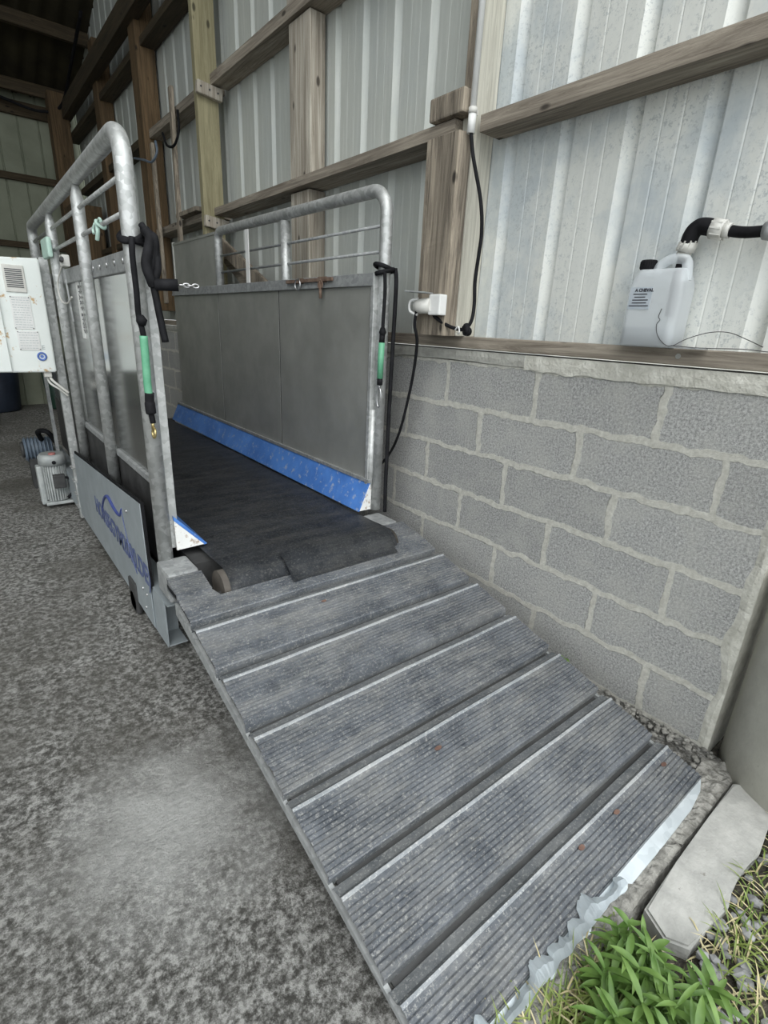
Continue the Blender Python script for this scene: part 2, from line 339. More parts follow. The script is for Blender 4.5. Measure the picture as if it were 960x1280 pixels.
# ================================================================== SETTING
# floor: rough concrete, subdivided near the camera and displaced a little
b = B(); nx, ny = 90, 110
x0, x1, y0, y1 = -7.0, 0.0, 0.78, 10.0
def fy(j): return y0 + (y1 - y0) * (j / ny) ** 1.6
def fx(i): t = i / nx; return x1 + (x0 - x1) * t ** 1.4
g = [[b.bm.verts.new((fx(i), fy(j), -0.006 + 0.010 * mnoise.fractal(Vector((fx(i) * 3, fy(j) * 3, 0)), 0.8, 2, 5))) for j in range(ny + 1)] for i in range(nx + 1)]
for i in range(nx):
    for j in range(ny):
        f = b.bm.faces.new((g[i][j], g[i][j + 1], g[i + 1][j + 1], g[i + 1][j])); f.smooth = True
struct('floor', b, 'floor')
b = B(); b.box((-12, -8, -0.30), (6, 14, -0.04)); struct('floor_ground', b, 'soil')

# block wall : one quad strip per course so the joints land where they are
b = B(); uvl = b.bm.loops.layers.uv.new('UVMap')
phase = {1: 0.288, 2: 0.064, 3: 0.389, 4: 0.136, 5: 0.39, 6: 0.14}
YE, YW = 0.89, 10.0
for r in range(1, 7):
    zt = 1.197 - 0.2 * (r - 1); zb = zt - 0.2
    if r == 6: zb = -0.05
    vs = [b.bm.verts.new(p) for p in ((0, YE, zb), (0, YW, zb), (0, YW, zt), (0, YE, zt))]
    f = b.bm.faces.new(vs)
    for l in f.loops:
        y, z = l.vert.co.y, l.vert.co.z
        l[uvl].uv = (y - phase[r] + 5.0, (z - zt) + 0.2 * (20 - r))
bmesh.ops.remove_doubles(b.bm, verts=b.bm.verts, dist=1e-5)
v = [b.bm.verts.new(p) for p in ((0, YE, -.05), (.2, YE, -.05), (.2, YE, 1.197), (0, YE, 1.197))]; b.bm.faces.new(v)
v = [b.bm.verts.new(p) for p in ((.2, YE, -.05), (.2, YW, -.05), (.2, YW, 1.197), (.2, YE, 1.197))]; b.bm.faces.new(v)
struct('wall_right', b, 'block')
b = B()
def rough_strip(b, ya, yb, z0, z1, x, n, amp):
    rows = []
    for k in range(n + 1):
        y = ya + (yb - ya) * k / n; zz = z0 + amp * mnoise.noise(Vector((y * 13, z0, 1)))
        rows.append([b.bm.verts.new(p) for p in ((x + .01, y, zz - .002), (x - .005, y, zz), (x - .007, y, (z0 + z1) / 2), (x - .004, y, z1), (.2, y, z1))])
    for a, c in zip(rows, rows[1:]):
        for q in range(4): b.bm.faces.new((a[q], c[q], c[q + 1], a[q + 1]))
rough_strip(b, YE, 1.86, 1.188, 1.246, 0.0, 40, 0.012)
struct('trim_1', b, 'mortar')
b = B(); rough_strip(b, 1.86, YW, 1.200, 1.246, 0.0, 120, 0.008); struct('trim_2', b, 'mortar_dark')
b = B()   # smeared pale mortar down the wall end
rows = []
for k in range(25):
    z = -0.02 + 1.22 * k / 24; wdt = 0.02 + 0.04 * mnoise.noise(Vector((0, 3, z * 6)))
    rows.append([b.bm.verts.new(p) for p in ((.2, YE - .004, z), (-.005, YE - .004, z), (-.006, YE + wdt * .6, z), (.002, YE + wdt + .02, z))])
for a, c in zip(rows, rows[1:]):
    for q in range(3): b.bm.faces.new((a[q], c[q], c[q + 1], a[q + 1]))
struct('trim_3', b, 'mortar')

# sill plank on the block wall
def plank(b, a, c, mi=0, bev=0.004): b.box(a, c, mi, bev)
b = B(); plank(b, (-0.012, 0.60, 1.254), (0.14, 2.9, 1.304)); o = struct('trim_4', b, 'wood_y')
b = B(); plank(b, (-0.008, 2.905, 1.254), (0.14, 10.0, 1.302)); struct('trim_5', b, 'wood_y')

# roof line: rises towards the open front
def zr(y): return 4.02 + 0.33 * (10 - y)
# corrugated cladding, ribs stand outwards so they read as recesses inside
def cladding(name, ya, yb, mat, x=0.06, z0=1.304, phase_=1.075, pitch=0.25, zt=None):
    b = B(); prof = []
    k0 = int((ya - phase_) / pitch) - 2; k = k0
    while phase_ + k * pitch < yb + pitch:
        y = phase_ + k * pitch
        prof += [(y, 0), (y + .010, .030), (y + .020, .032), (y + .058, 0), (y + .118, 0), (y + .121, .0012), (y + .126, 0), (y + .180, 0), (y + .183, .0012), (y + .188, 0)]
        k += 1
    prof = [(y, d) for y, d in prof if ya <= y <= yb]
    vb = [b.bm.verts.new((x + d, y, z0)) for y, d in prof]; vt = [b.bm.verts.new((x + d, y, (zt or zr(y)))) for y, d in prof]
    for i in range(len(prof) - 1): b.bm.faces.new((vb[i], vb[i + 1], vt[i + 1], vt[i]))
    return struct(name, b, mat)
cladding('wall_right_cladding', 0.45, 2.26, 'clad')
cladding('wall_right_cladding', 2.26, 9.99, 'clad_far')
# back wall cladding with seams
b = B(); prof = []; x = -7.0
while x < 0.06:
    prof += [(x, 0), (x + .006, .02), (x + .018, .02), (x + .024, 0)]; x += 0.235
vb = [b.bm.verts.new((px, 10.0 + d, -0.05)) for px, d in prof] + [b.bm.verts.new((.06, 10, -.05))]
vt = [b.bm.verts.new((px, 10.0 + d, 4.1)) for px, d in prof] + [b.bm.verts.new((.06, 10, 4.1))]
for i in range(len(vb) - 1): b.bm.faces.new((vb[i], vb[i + 1], vt[i + 1], vt[i]))
struct('wall_back', b, 'clad_back')
b = B(); b.box((-7.06, 2.5, -.05), (-7.0, 10.0, 7.2)); struct('wall_left', b, 'clad_back')
# roof sheets
b = B(); n = 150; lo = []; hi = []
for i in range(n + 1):
    x = -7.2 + 7.5 * i / n * 1.0; h = 0.028 * math.cos(2 * PI * x / 0.177)
    lo.append(b.bm.verts.new((x, 10.1, zr(10.1) + h))); hi.append(b.bm.verts.new((x, 1.0, zr(1.0) + h)))
for i in range(n): f = b.bm.faces.new((lo[i], lo[i + 1], hi[i + 1], hi[i])); f.smooth = True
struct('ceiling', b, 'roof')
for i, y in enumerate((9.72, 8.7, 7.5, 6.3, 5.1, 3.9, 2.7, 1.5)):
    b = B(); b.bar((-7.0, y, zr(y) - .11), (0.05, y, zr(y) - .11), 0.06, 0.13, mi=0)
    tag(obj('roof_purlin', b, 'wood_x'), 'dark roof purlin under the brown corrugated roof, ' + ['nearest the back wall', 'second from the back wall'][i] if i < 2 else 'dark roof purlin high towards the open front', 'roof beam', 'roof purlins' if i > 1 else None)
# back wall rails
for i, (z, hh) in enumerate(((3.82, .16), (3.02, .085), (2.19, .075), (1.25, .08))):
    b = B(); b.box((-7.0, 9.93, z - hh / 2), (-0.02, 9.995, z + hh / 2), bev=.004)
    tag(obj('wall_rail', b, 'wood_x'), ['thick wooden rail along top of the pale back wall', 'upper brown rail crossing the pale back wall', 'middle brown rail crossing the pale back wall', 'low rail across the back wall behind the control box'][i], 'wall rail')
# eave beams along the right wall
b = B(); b.bar((-.13, 9.9, 3.80), (-.13, 3.0, 3.80), .10, .17); tag(obj('eave_beam', b, 'wood_shaded_y'), 'long dark beam running up from the back corner under the roof', 'beam')
b = B(); b.bar((-.02, 9.9, 3.57), (-.02, 3.0, 3.57), .13, .06); tag(obj('wall_purlin', b, 'wood_shaded_y'), 'highest wall purlin, dark, just under the eave beam', 'wall purlin')
b = B(); b.bar((-.0, 9.9, 3.98), (-.0, 5.0, 3.98), .05, .10); tag(obj('eave_board', b, 'wood_shaded_y'), 'thin dark board above the eave beam at the back corner', 'board')

# posts on the right wall
b = B(); b.box((-.175, 4.78, 1.304), (-.02, 4.84, 4.9), bev=.006); tag(obj('wall_post', b, 'wood_yellow'), 'broad yellowish painted post rising from behind the far end of the treadmill railing', 'post')
b = B(); b.box((-.12, 6.28, 1.39), (.04, 6.48, 4.4), bev=.006); tag(obj('wall_post', b, 'wood_red'), 'reddish brown post standing on the block wall behind the black strap', 'post')
b = B(); b.box((-.10, 7.90, 1.39), (.05, 8.10, 4.1), bev=.006); tag(obj('wall_post', b, 'wood_red'), 'brown post just behind the bend of the left railing', 'post')
b = B(); b.box((-.32, 9.55, 0.0), (-.10, 9.78, 4.0), bev=.006); tag(obj('corner_post', b, 'wood_red'), 'dark reddish post in the back corner under the beams', 'post')
b = B(); b.box((-.055, 3.45, 2.115), (.04, 3.68, 2.865), bev=.005); tag(obj('wall_stud', b, 'wood_z'), 'grey knotty stud between the two long purlins', 'stud')
b = B(); b.box((-.055, 3.47, 1.304), (.055, 3.68, 2.055), bev=.005); tag(obj('wall_stud', b, 'wood_z'), 'short grey stud below the lower purlin behind the railing', 'stud')
b = B(); b.box((-.055, 3.50, 2.945), (.055, 3.70, 4.0), bev=.005); tag(obj('wall_stud', b, 'wood_z'), 'short grey stud above the upper purlin at the picture top', 'stud')

# purlins
def purlin(ya, yb, z0, z1, label, xf=-.075, mat='wood_y'):
    b = B(); n = 24; rows = []
    for k in range(n + 1):
        y = ya + (yb - ya) * k / n; w1 = .004 * mnoise.noise(Vector((y * 3, z0, 0)))
        rows.append([b.bm.verts.new(p) for p in ((xf + w1, y, z0 + w1), (.056, y, z0), (.056, y, z1), (xf + w1, y, z1 + w1))])
    for a, c in zip(rows, rows[1:]):
        for q in range(4): b.bm.faces.new((a[q], c[q], c[(q + 1) % 4], a[(q + 1) % 4]))
    b.bm.faces.new(rows[0]); b.bm.faces.new(rows[-1][::-1])
    return tag(obj('wall_purlin', b, mat), label, 'wall purlin')
purlin(0.6, 2.17, 2.052, 2.108, 'thick weathered purlin right of the split brown post', -.06)
purlin(2.268, 4.775, 2.062, 2.110, 'lower long purlin between the brown post and the yellowish post', -.10)
purlin(2.27, 4.775, 2.872, 2.935, 'upper long purlin running off the picture top', -.075)
purlin(0.6, 2.19, 2.872, 2.935, 'highest purlin right of the conduit, above the frame', -.06)
purlin(4.845, 6.27, 2.06, 2.115, 'low purlin left of the yellowish post, holding the leaning laths', -.09)
purlin(4.845, 6.27, 2.86, 2.925, 'upper purlin left of the yellowish post', -.075)
purlin(6.49, 7.89, 2.06, 2.115, 'low dark purlin behind the reddish post', -.09, 'wood_shaded_y')
purlin(6.49, 7.89, 2.86, 2.925, 'upper dark purlin behind the reddish post', -.075, 'wood_shaded_y')
purlin(8.11, 9.54, 2.06, 2.115, 'low purlin near the back corner', -.09, 'wood_shaded_y')
purlin(8.11, 9.54, 2.86, 2.925, 'upper purlin near the back corner', -.075, 'wood_shaded_y')
for z, lab in ((2.805, 'small nailed cleat under the upper purlin on the yellowish post'), (1.985, 'small nailed cleat under the lower purlin on the yellowish post')):
    t = thing('post_cleat', (-.1, 4.755, z), lab, 'cleat')
    b = B(); b.bar((-.185, 4.755, z + .03), (-.005, 4.755, z + .01), .04, .075, bev=.003); obj('block', b, 'wood_z', t)
    for k in range(3):
        b = B(); b.disc((-.16 + .06 * k, 4.733, z + .03 - .007 * k), (0, 1, 0), .006, .004, 8); obj('nail', b, 'ink', t)

# near post: brown split board + pale post + block
b = B(); n = 30; rows = []
for k in range(n + 1):
    z = 1.304 + (2.056 - 1.304) * k / n; j = .006 * mnoise.noise(Vector((0, 5, z * 9)))
    rows.append([b.bm.verts.new(p) for p in ((-.125 + j, 2.395 + j, z), (-.125 - j * .5, 2.215, z), (-.066, 2.205, z), (-.066, 2.40, z))])
for a, c in zip(rows, rows[1:]):
    for q in range(4): b.bm.faces.new((a[q], c[q], c[(q + 1) % 4], a[(q + 1) % 4]))
b.bm.faces.new(rows[0]); b.bm.faces.new(rows[-1][::-1])
tag(obj('split_post_board', b, 'wood_brown'), 'dark brown cracked upright board carrying the socket', 'post')
b = B(); b.box((-.062, 2.20, 1.304), (.055, 2.262, 5.5), bev=.004); b.box((-.069, 2.204, 2.20), (-.062, 2.262, 5.5), mi=1)
tag(obj('wall_post', b, ['wood_pale', 'wood_brown']), 'pale sawn post with the cable against it', 'post')
b = B(); b.box((-.125, 2.205, 2.114), (-.045, 2.395, 2.195), bev=.008); tag(obj('wood_block', b, 'wood_brown'), 'grey brown wood block sitting on the purlin beside the conduit', 'wood block')

# laths and boards against wall
b = B(); b.bar((-.16, 5.40, 1.75), (-.10, 5.53, 3.05), .055, .03, up=(1, 0, 0), bev=.004); tag(obj('lath', b, 'wood_brown'), 'grey lath leaning on the purlins left of the yellowish post', 'lath')
b = B(); b.bar((-.16, 5.93, 1.45), (-.11, 6.10, 2.78), .05, .03, up=(1, 0, 0), bev=.004); tag(obj('lath', b, 'wood_brown'), 'thin lath leaning against the reddish post', 'lath')
b = B(); b.bar((-.12, 4.70, 1.88), (-.10, 3.92, 1.52), .03, .10, up=(0, 0, 1), bev=.004); tag(obj('slanting_board', b, 'wood_brown'), 'upper slanting board behind the thin railing rods', 'board')
b = B(); b.bar((-.05, 4.72, 1.78), (-.05, 4.0, 1.40), .03, .09, up=(0, 0, 1), bev=.004); tag(obj('slanting_board', b, 'wood_y'), 'lower slanting board behind the thin railing rods', 'board')
b = B(); b.box((-.15, 5.02, 2.118), (.05, 5.5, 2.15), bev=.004); tag(obj('wood_offcut', b, 'wood_brown'), 'wood offcut lying on the low purlin behind the laths', 'offcut')
# hose loops on the far wall
b = B(); b.tube(smooth_path([(-.12, 5.75, 2.78), (-.14, 5.6, 2.66), (-.15, 5.4, 2.62), (-.14, 5.3, 2.70), (-.13, 5.32, 2.84)]), .010, 8); tag(obj('hose_loop', b, 'black'), 'dark hose sagging under the upper purlin by the lath', 'hose')
b = B(); b.tube(smooth_path([(-.14, 6.6, 2.75), (-.17, 6.2, 2.66), (-.17, 5.95, 2.60), (-.15, 5.85, 2.66), (-.14, 5.9, 2.75)]), .010, 8); tag(obj('hose_loop', b, 'grey_blue'), 'dark hose drooping across the reddish post', 'hose')
b = B(); b.tube(smooth_path([(-1.0, 9.85, 3.92), (-.7, 9.8, 3.84), (-.4, 9.7, 3.78), (-.18, 9.5, 3.85), (-.12, 8.9, 4.15), (-.10, 8.2, 4.4)]), .018, 8); tag(obj('roof_cable', b, 'black'), 'black cable sagging along the top of the back wall', 'cable')

# brown cabinet and bins at the back
t = thing('wooden_cabinet', (-.3, 8.9, 0), 'dark brown wooden cabinet in the back corner behind the railing', 'cabinet')
b = B(); b.box((-.36, 8.72, 0), (-.02, 9.25, 2.62), bev=.006); obj('body', b, 'wood_red', t)
b = B(); b.box((-.35, 8.70, .1), (-.04, 8.718, 2.55), bev=.003); obj('door', b, 'wood_red', t)
def bin_(name, c, r, h, mat, label):
    t = thing(name, (c[0], c[1], 0), label, 'bin')
    b = B(); b.tube([(c[0], c[1], 0.0), (c[0], c[1], .02), (c[0], c[1], h)], [r * .8, r * .84, r], 24); obj('tub', b, mat, t)
    b = B(); b.tube([(c[0], c[1], h), (c[0], c[1], h + .03)], [r * 1.05, r * 1.05], 24); obj('rim', b, mat, t)
bin_('storage_bin', (-1.52, 9.55), .36, .72, 'navy', 'dark navy tub on the floor below the control box')
bin_('storage_bin', (-.74, 9.5), .18, .62, 'bin_green', 'dark green tub against the back wall')
bin_('storage_bin', (-2.5, 9.5), .36, .72, 'navy', 'dark tub by the back wall, out to the left')

# ================================================================== OUTLET, CABLES
t = thing('conduit', (-.09, 2.19, 2.05), 'white plastic conduit running down the pale post from above', 'conduit')
b = B(); b.tube([(-.09, 2.186, 4.5), (-.09, 2.186, 2.10)], .0125, 12); obj('pipe', b, 'white', t)
b = B(); b.tube([(-.09, 2.186, 2.115), (-.09, 2.188, 2.045)], .0155, 12); obj('sleeve', b, 'white', t)
b = B(); b.tube([(-.09, 2.186, 2.128), (-.09, 2.186, 2.108)], .017, 12); b.box((-.085, 2.186, 2.11), (-.06, 2.20, 2.126)); obj('clip', b, 'offwhite', t)
b = B(); b.tube(smooth_path([(-.09, 2.188, 2.06), (-.09, 2.165, 1.97), (-.088, 2.105, 1.81), (-.086, 2.085, 1.70), (-.085, 2.09, 1.61), (-.083, 2.098, 1.52), (-.083, 2.09, 1.435), (-.09, 2.09, 1.37), (-.098, 2.115, 1.335), (-.105, 2.165, 1.335), (-.115, 2.215, 1.35), (-.135, 2.262, 1.378), (-.145, 2.27, 1.40)], 8), .0075, 10)
tag(obj('black_cable', b, 'black'), 'black cable bowing from the white conduit down to the socket', 'cable')
b = B(); b.tube(smooth_path([(-.098, 2.12, 1.345), (-.10, 2.105, 1.325), (-.105, 2.095, 1.330), (-.10, 2.11, 1.352)]), .012, 8); b.disc((-.10, 2.10, 1.325), (1, 0, 0), .018, .02, 16)
tag(obj('cable_lump', b, 'black'), 'small black cable joint resting on the plank below the cable', 'cable joint')
b = B(); b.tube(smooth_path([(-.115, 2.155, 1.33), (-.118, 2.135, 1.342), (-.115, 2.13, 1.32), (-.11, 2.145, 1.315)]), .0035, 6); tag(obj('cable_tie', b, 'white'), 'white tie knotted around the cable above the plank', 'cable tie')
t = thing('wall_socket', (-.15, 2.26, 1.42), 'grey white weatherproof socket on the brown board with its flap raised', 'socket')
b = B(); b.box((-.170, 2.205, 1.385), (-.127, 2.275, 1.468), bev=.006); obj('housing', b, 'white', t)
b = B(); b.tube([(-.15, 2.27, 1.425), (-.165, 2.33, 1.42), (-.170, 2.355, 1.425)], [.033, .031, .022], 16); obj('plug', b, 'offwhite', t)
b = B(); b.bar((-.175, 2.265, 1.472), (-.205, 2.37, 1.478), .065, .006, bev=.002); obj('flap', b, 'galv_dull', t, 'grey raised flap')
b = B(); b.tube(smooth_path([(-.17, 2.34, 1.45), (-.185, 2.375, 1.44), (-.185, 2.375, 1.40), (-.17, 2.34, 1.385)]), .006, 8); obj('bracket', b, 'white', t)
b = B(); b.tube(smooth_path([(-.175, 2.345, 1.40), (-.165, 2.36, 1.34), (-.14, 2.365, 1.26), (-.11, 2.42, 1.08), (-.10, 2.50, .83), (-.11, 2.58, .68), (-.16, 2.66, .58), (-.2, 2.75, .50)], 10), .007, 10)
tag(obj('power_cord', b, 'black'), 'black cord hanging from the socket in a curve behind the right rail', 'cord')

# ================================================================== JUG, PIPE, WIRE
J = (-.02, 1.37, 1.304)
t = thing('plastic_jug', J, 'translucent white jerrycan with black cap standing on the sill plank', 'jerrycan')
b = B()
def jugring(z, y0_, y1_, xa, xb, rr, n=5):
    pts = []
    for cx_, cy_, a0 in ((xb - rr, y1_ - rr, 0), (xa + rr, y1_ - rr, PI / 2), (xa + rr, y0_ + rr, PI), (xb - rr, y0_ + rr, 1.5 * PI)):
        for k in range(n + 1):
            a = a0 + PI / 2 * k / n; pts.append((cx_ + rr * math.cos(a), cy_ + rr * math.sin(a), z))
    return [b.bm.verts.new(p) for p in pts]
# body with sloped shoulder towards the cap side (y large = left in view)
prof = [(1.304, .006, .02), (1.310, 0, .024), (1.360, 0, .024), (1.475, 0, .024), (1.492, .002, .024), (1.508, .006, .024), (1.522, .012, .022)]
rings = [jugring(z, 1.287 + i_, 1.457 - i_, -.060 + i_, .050 - i_, r_) for z, i_, r_ in prof]
rings.append(jugring(1.534, 1.300, 1.440, -.042, .032, .02))
for a, c in zip(rings, rings[1:]):
    for k in range(len(a)):
        f = b.bm.faces.new((a[k], a[(k + 1) % len(a)], c[(k + 1) % len(a)], c[k])); f.smooth = True
b.bm.faces.new(rings[0][::-1]); b.bm.faces.new(rings[-1])
obj('body', b, 'jug', t)
b = B(); b.tube(smooth_path([(-.005, 1.398, 1.522), (-.005, 1.388, 1.548), (-.005, 1.362, 1.563), (-.005, 1.33, 1.564), (-.005, 1.312, 1.556), (-.005, 1.305, 1.53), (-.005, 1.303, 1.50)], 6), [.015] * 37, 12); obj('handle', b, 'jug', t)
b = B(); b.tube([(-.005, 1.428, 1.515), (-.005, 1.428, 1.540)], [.026, .020], 20); obj('neck', b, 'jug', t)
b = B(); b.tube([(-.005, 1.428, 1.537), (-.005, 1.428, 1.541), (-.005, 1.428, 1.562), (-.005, 1.428, 1.565)], [.023, .025, .024, .022], 24)
for k in range(24):
    a = 2 * PI * k / 24; b.box((-.005 + .0245 * math.cos(a) - .001, 1.428 + .0245 * math.sin(a) - .001, 1.541), (-.005 + .0245 * math.cos(a) + .001, 1.428 + .0245 * math.sin(a) + .001, 1.560))
obj('cap', b, 'black', t, 'black ribbed screw cap')
b = B(); rings = [jugring(z, 1.2895, 1.4545, -.0575, .0475, .022) for z in (1.312, 1.364)]
for k in range(len(rings[0])): f = b.bm.faces.new((rings[0][k], rings[0][(k + 1) % len(rings[0])], rings[1][(k + 1) % len(rings[0])], rings[1][k])); f.smooth = True
b.bm.faces.new(rings[0][::-1]); b.bm.faces.new(rings[1]); obj('liquid', b, 'liquid', t)
b = B(); b.box((-.0622, 1.372, 1.416), (-.0605, 1.442, 1.481)); lab = obj('label_sticker', b, 'label_grey', t, 'grey printed sticker'); 
text_part('lettering', 'A CHEVAL', .0125, (-.0625, 1.426, 1.468), (0, -1, 0), (0, 0, 1), 'ink', lab, bold=.0006)
b = B()
for k, (a_, c_) in enumerate(((1.43, 1.385), (1.425, 1.39), (1.43, 1.38), (1.43, 1.384), (1.438, 1.376))): b.box((-.0630, a_, 1.459 - k * .0085), (-.0620, c_, 1.462 - k * .0085))
obj('small_print', b, 'ink', lab)

t = thing('water_pipe', (0.0, 1.28, 1.5), 'black water pipe with white compression fittings on the cladding beside the jug', 'pipe')
b = B(); b.tube(smooth_path([(.03, 1.345, 1.40), (.02, 1.342, 1.50), (.01, 1.332, 1.57)]), .0145, 16); obj('pipe', b, 'black', t)
b = B(); b.tube([(.010, 1.334, 1.572), (.008, 1.330, 1.585)], .021, 20); b.tube([(.008, 1.330, 1.585), (.004, 1.322, 1.612)], [.026, .024], 20)
for k in range(10):
    a = 2 * PI * k / 10; b.bar((.008 + .025 * math.cos(a), 1.330 + .025 * math.sin(a), 1.588), (.004 + .024 * math.cos(a), 1.323 + .024 * math.sin(a), 1.610), .004, .004)
obj('compression_nut', b, 'offwhite', t, 'white nut below the elbow')
b = B(); b.tube(smooth_path([(.004, 1.324, 1.606), (0, 1.318, 1.628), (0, 1.308, 1.643), (0, 1.290, 1.648), (0, 1.245, 1.637)], 6), .0235, 18); obj('elbow', b, 'black', t, 'black pipe elbow')
b = B(); b.tube([(0, 1.262, 1.640), (0, 1.228, 1.632)], [.028, .026], 20); b.tube([(0, 1.228, 1.632), (0, 1.212, 1.629)], [.021, .020], 20)
for k in range(10):
    a = 2 * PI * k / 10; b.bar((.027 * math.cos(a), 1.260, 1.640 + .027 * math.sin(a)), (.026 * math.cos(a), 1.23, 1.6325 + .026 * math.sin(a)), .004, .004)
obj('compression_nut', b, 'offwhite', t, 'white nut right of the elbow')
b = B(); b.tube(smooth_path([(0, 1.215, 1.629), (0, 1.18, 1.622), (0, 1.14, 1.620), (0, 1.05, 1.622), (0, .8, 1.64)]), .0150, 16); obj('pipe', b, 'black', t)
b = B(); b.tube([(0, 1.128, 1.620), (0, 1.10, 1.620)], [.022, .028], 20); b.tube([(0, 1.10, 1.620), (0, 1.05, 1.622)], .028, 20); obj('coupling', b, 'galv_dull', t, 'grey coupling at the frame edge')
b = B(); b.tube(smooth_path([(-.065, 1.33, 1.418), (-.066, 1.334, 1.395), (-.066, 1.328, 1.385), (-.066, 1.335, 1.37), (-.066, 1.325, 1.34), (-.062, 1.30, 1.315), (-.05, 1.28, 1.312), (-.03, 1.25, 1.334), (-.01, 1.2, 1.354), (0, 1.15, 1.356), (.01, 1.10, 1.338), (.02, 1.06, 1.32)]), .0012, 6)
b.tube(smooth_path([(-.05, 1.285, 1.312), (-.03, 1.2, 1.309), (-.02, 1.1, 1.312), (-.02, 1.03, 1.308)]), .0012, 6)
tag(obj('thin_wire', b, 'dark'), 'thin rusty wire curling over the plank in front of the jerrycan', 'wire')
b = B(); b.bar((-.03, 1.29, 1.3065), (-.03, 1.19, 1.3065), .03, .004); tag(obj('metal_strip', b, 'galv_dull'), 'small flat metal strip on the plank right of the jerrycan', 'metal strip')
b = B(); b.disc((-.013, 1.272, 1.281), (1, 0, 0), .008, .004, 12); tag(obj('plank_screw', b, 'chrome'), 'shiny screw head in the sill plank below the jerrycan', 'screw')

# ================================================================== CONCRETE THINGS OUTSIDE
b = B(); cx_, cy_ = .13, .60; b.tube([(cx_, cy_, -.03), (cx_, cy_, .70), (cx_, cy_, .725), (cx_, cy_, .735)], [.275, .272, .268, .255], 72)
tag(obj('concrete_cylinder', b, 'ring'), 'large round concrete block standing at the end of the block wall', 'concrete block')
b = B(); pts = [(-.10, .775), (-.30, .772), (-.52, .768), (-.71, .762), (-.74, .70), (-.71, .655), (-.62, .648), (-.53, .637), (-.44, .655), (-.30, .64), (-.12, .66), (-.02, .70)]
b.prism([(x, y, .012 if y < .7 else .016) for x, y in pts], (0, 0, -.10)); bmesh.ops.bevel(b.bm, geom=[e for e in b.bm.edges if all(v.co.z > 0 for v in e.verts)], offset=.006, segments=2, affect='EDGES')
tag(obj('concrete_slab', b, 'slab'), 'pale broken concrete slab lying outside the foot of the ramp', 'slab')
b = B(); n = 90; rows = []
for k in range(n + 1):
    x = -.03 - 1.2 * k / n; e0 = .782 + .004 * mnoise.noise(Vector((x * 20, 0, 0))); e1 = .875
    rows.append([b.bm.verts.new((x, e0 - .012, -.05))] + [b.bm.verts.new((x, e0 + (e1 - e0) * q / 8, (.0 if q == 0 else .006) + .012 * mnoise.fractal(Vector((x * 30, q * .35, 2)), .8, 2, 4))) for q in range(9)])
for a, c in zip(rows, rows[1:]):
    for q in range(9): b.bm.faces.new((a[q], c[q], c[q + 1], a[q + 1]))
tag(obj('crumbling_threshold', b, 'rubble'), 'rough crumbling mortar strip between the ramp foot and the concrete slab', 'threshold')
b = B()   # rubble along the wall base near the corner
for k in range(160):
    x = -rnd.uniform(.0, .12) ** 1.0; y = rnd.uniform(.86, 1.45); r = rnd.uniform(.004, .013)
    M = Matrix.Translation((x, y, r * .4)) @ Matrix.Diagonal((r * rnd.uniform(.7, 1.4), r, r * .7, 1))
    bmesh.ops.create_icosphere(b.bm, subdivisions=1, radius=1.0, matrix=M)
tag(obj('mortar_crumbs', b, 'rubble'), 'crumbs of mortar lying along the foot of the block wall', 'rubble', kind='stuff')
b = B(); g = [[b.bm.verts.new((-1.6 + .05 * i, .0 + .0262 * j, -.012 + .012 * mnoise.fractal(Vector((i * .4, j * .25, 3)), .8, 2, 4) - (.02 if j > 24 else 0))) for j in range(27)] for i in range(60)]
for i in range(59):
    for j in range(26): f = b.bm.faces.new((g[i][j], g[i + 1][j], g[i + 1][j + 1], g[i][j + 1])); f.smooth = True
struct('floor_soil', b, 'soil')
b = B()
for k in range(420):
    x = rnd.uniform(-1.0, -.05); y = rnd.uniform(.30, .64)
    r = rnd.uniform(.006, .017); M = Matrix.Translation((x, y, -.012 + r * .3 + rnd.uniform(0, .006))) @ Matrix.Rotation(rnd.uniform(0, 3), 4, 'Z') @ Matrix.Diagonal((r * rnd.uniform(.8, 1.6), r, r * .7, 1))
    bmesh.ops.create_icosphere(b.bm, subdivisions=1, radius=1.0, matrix=M)
tag(obj('gravel', b, 'stone'), 'dark gravel among the weeds at the bottom right', 'gravel', kind='stuff')

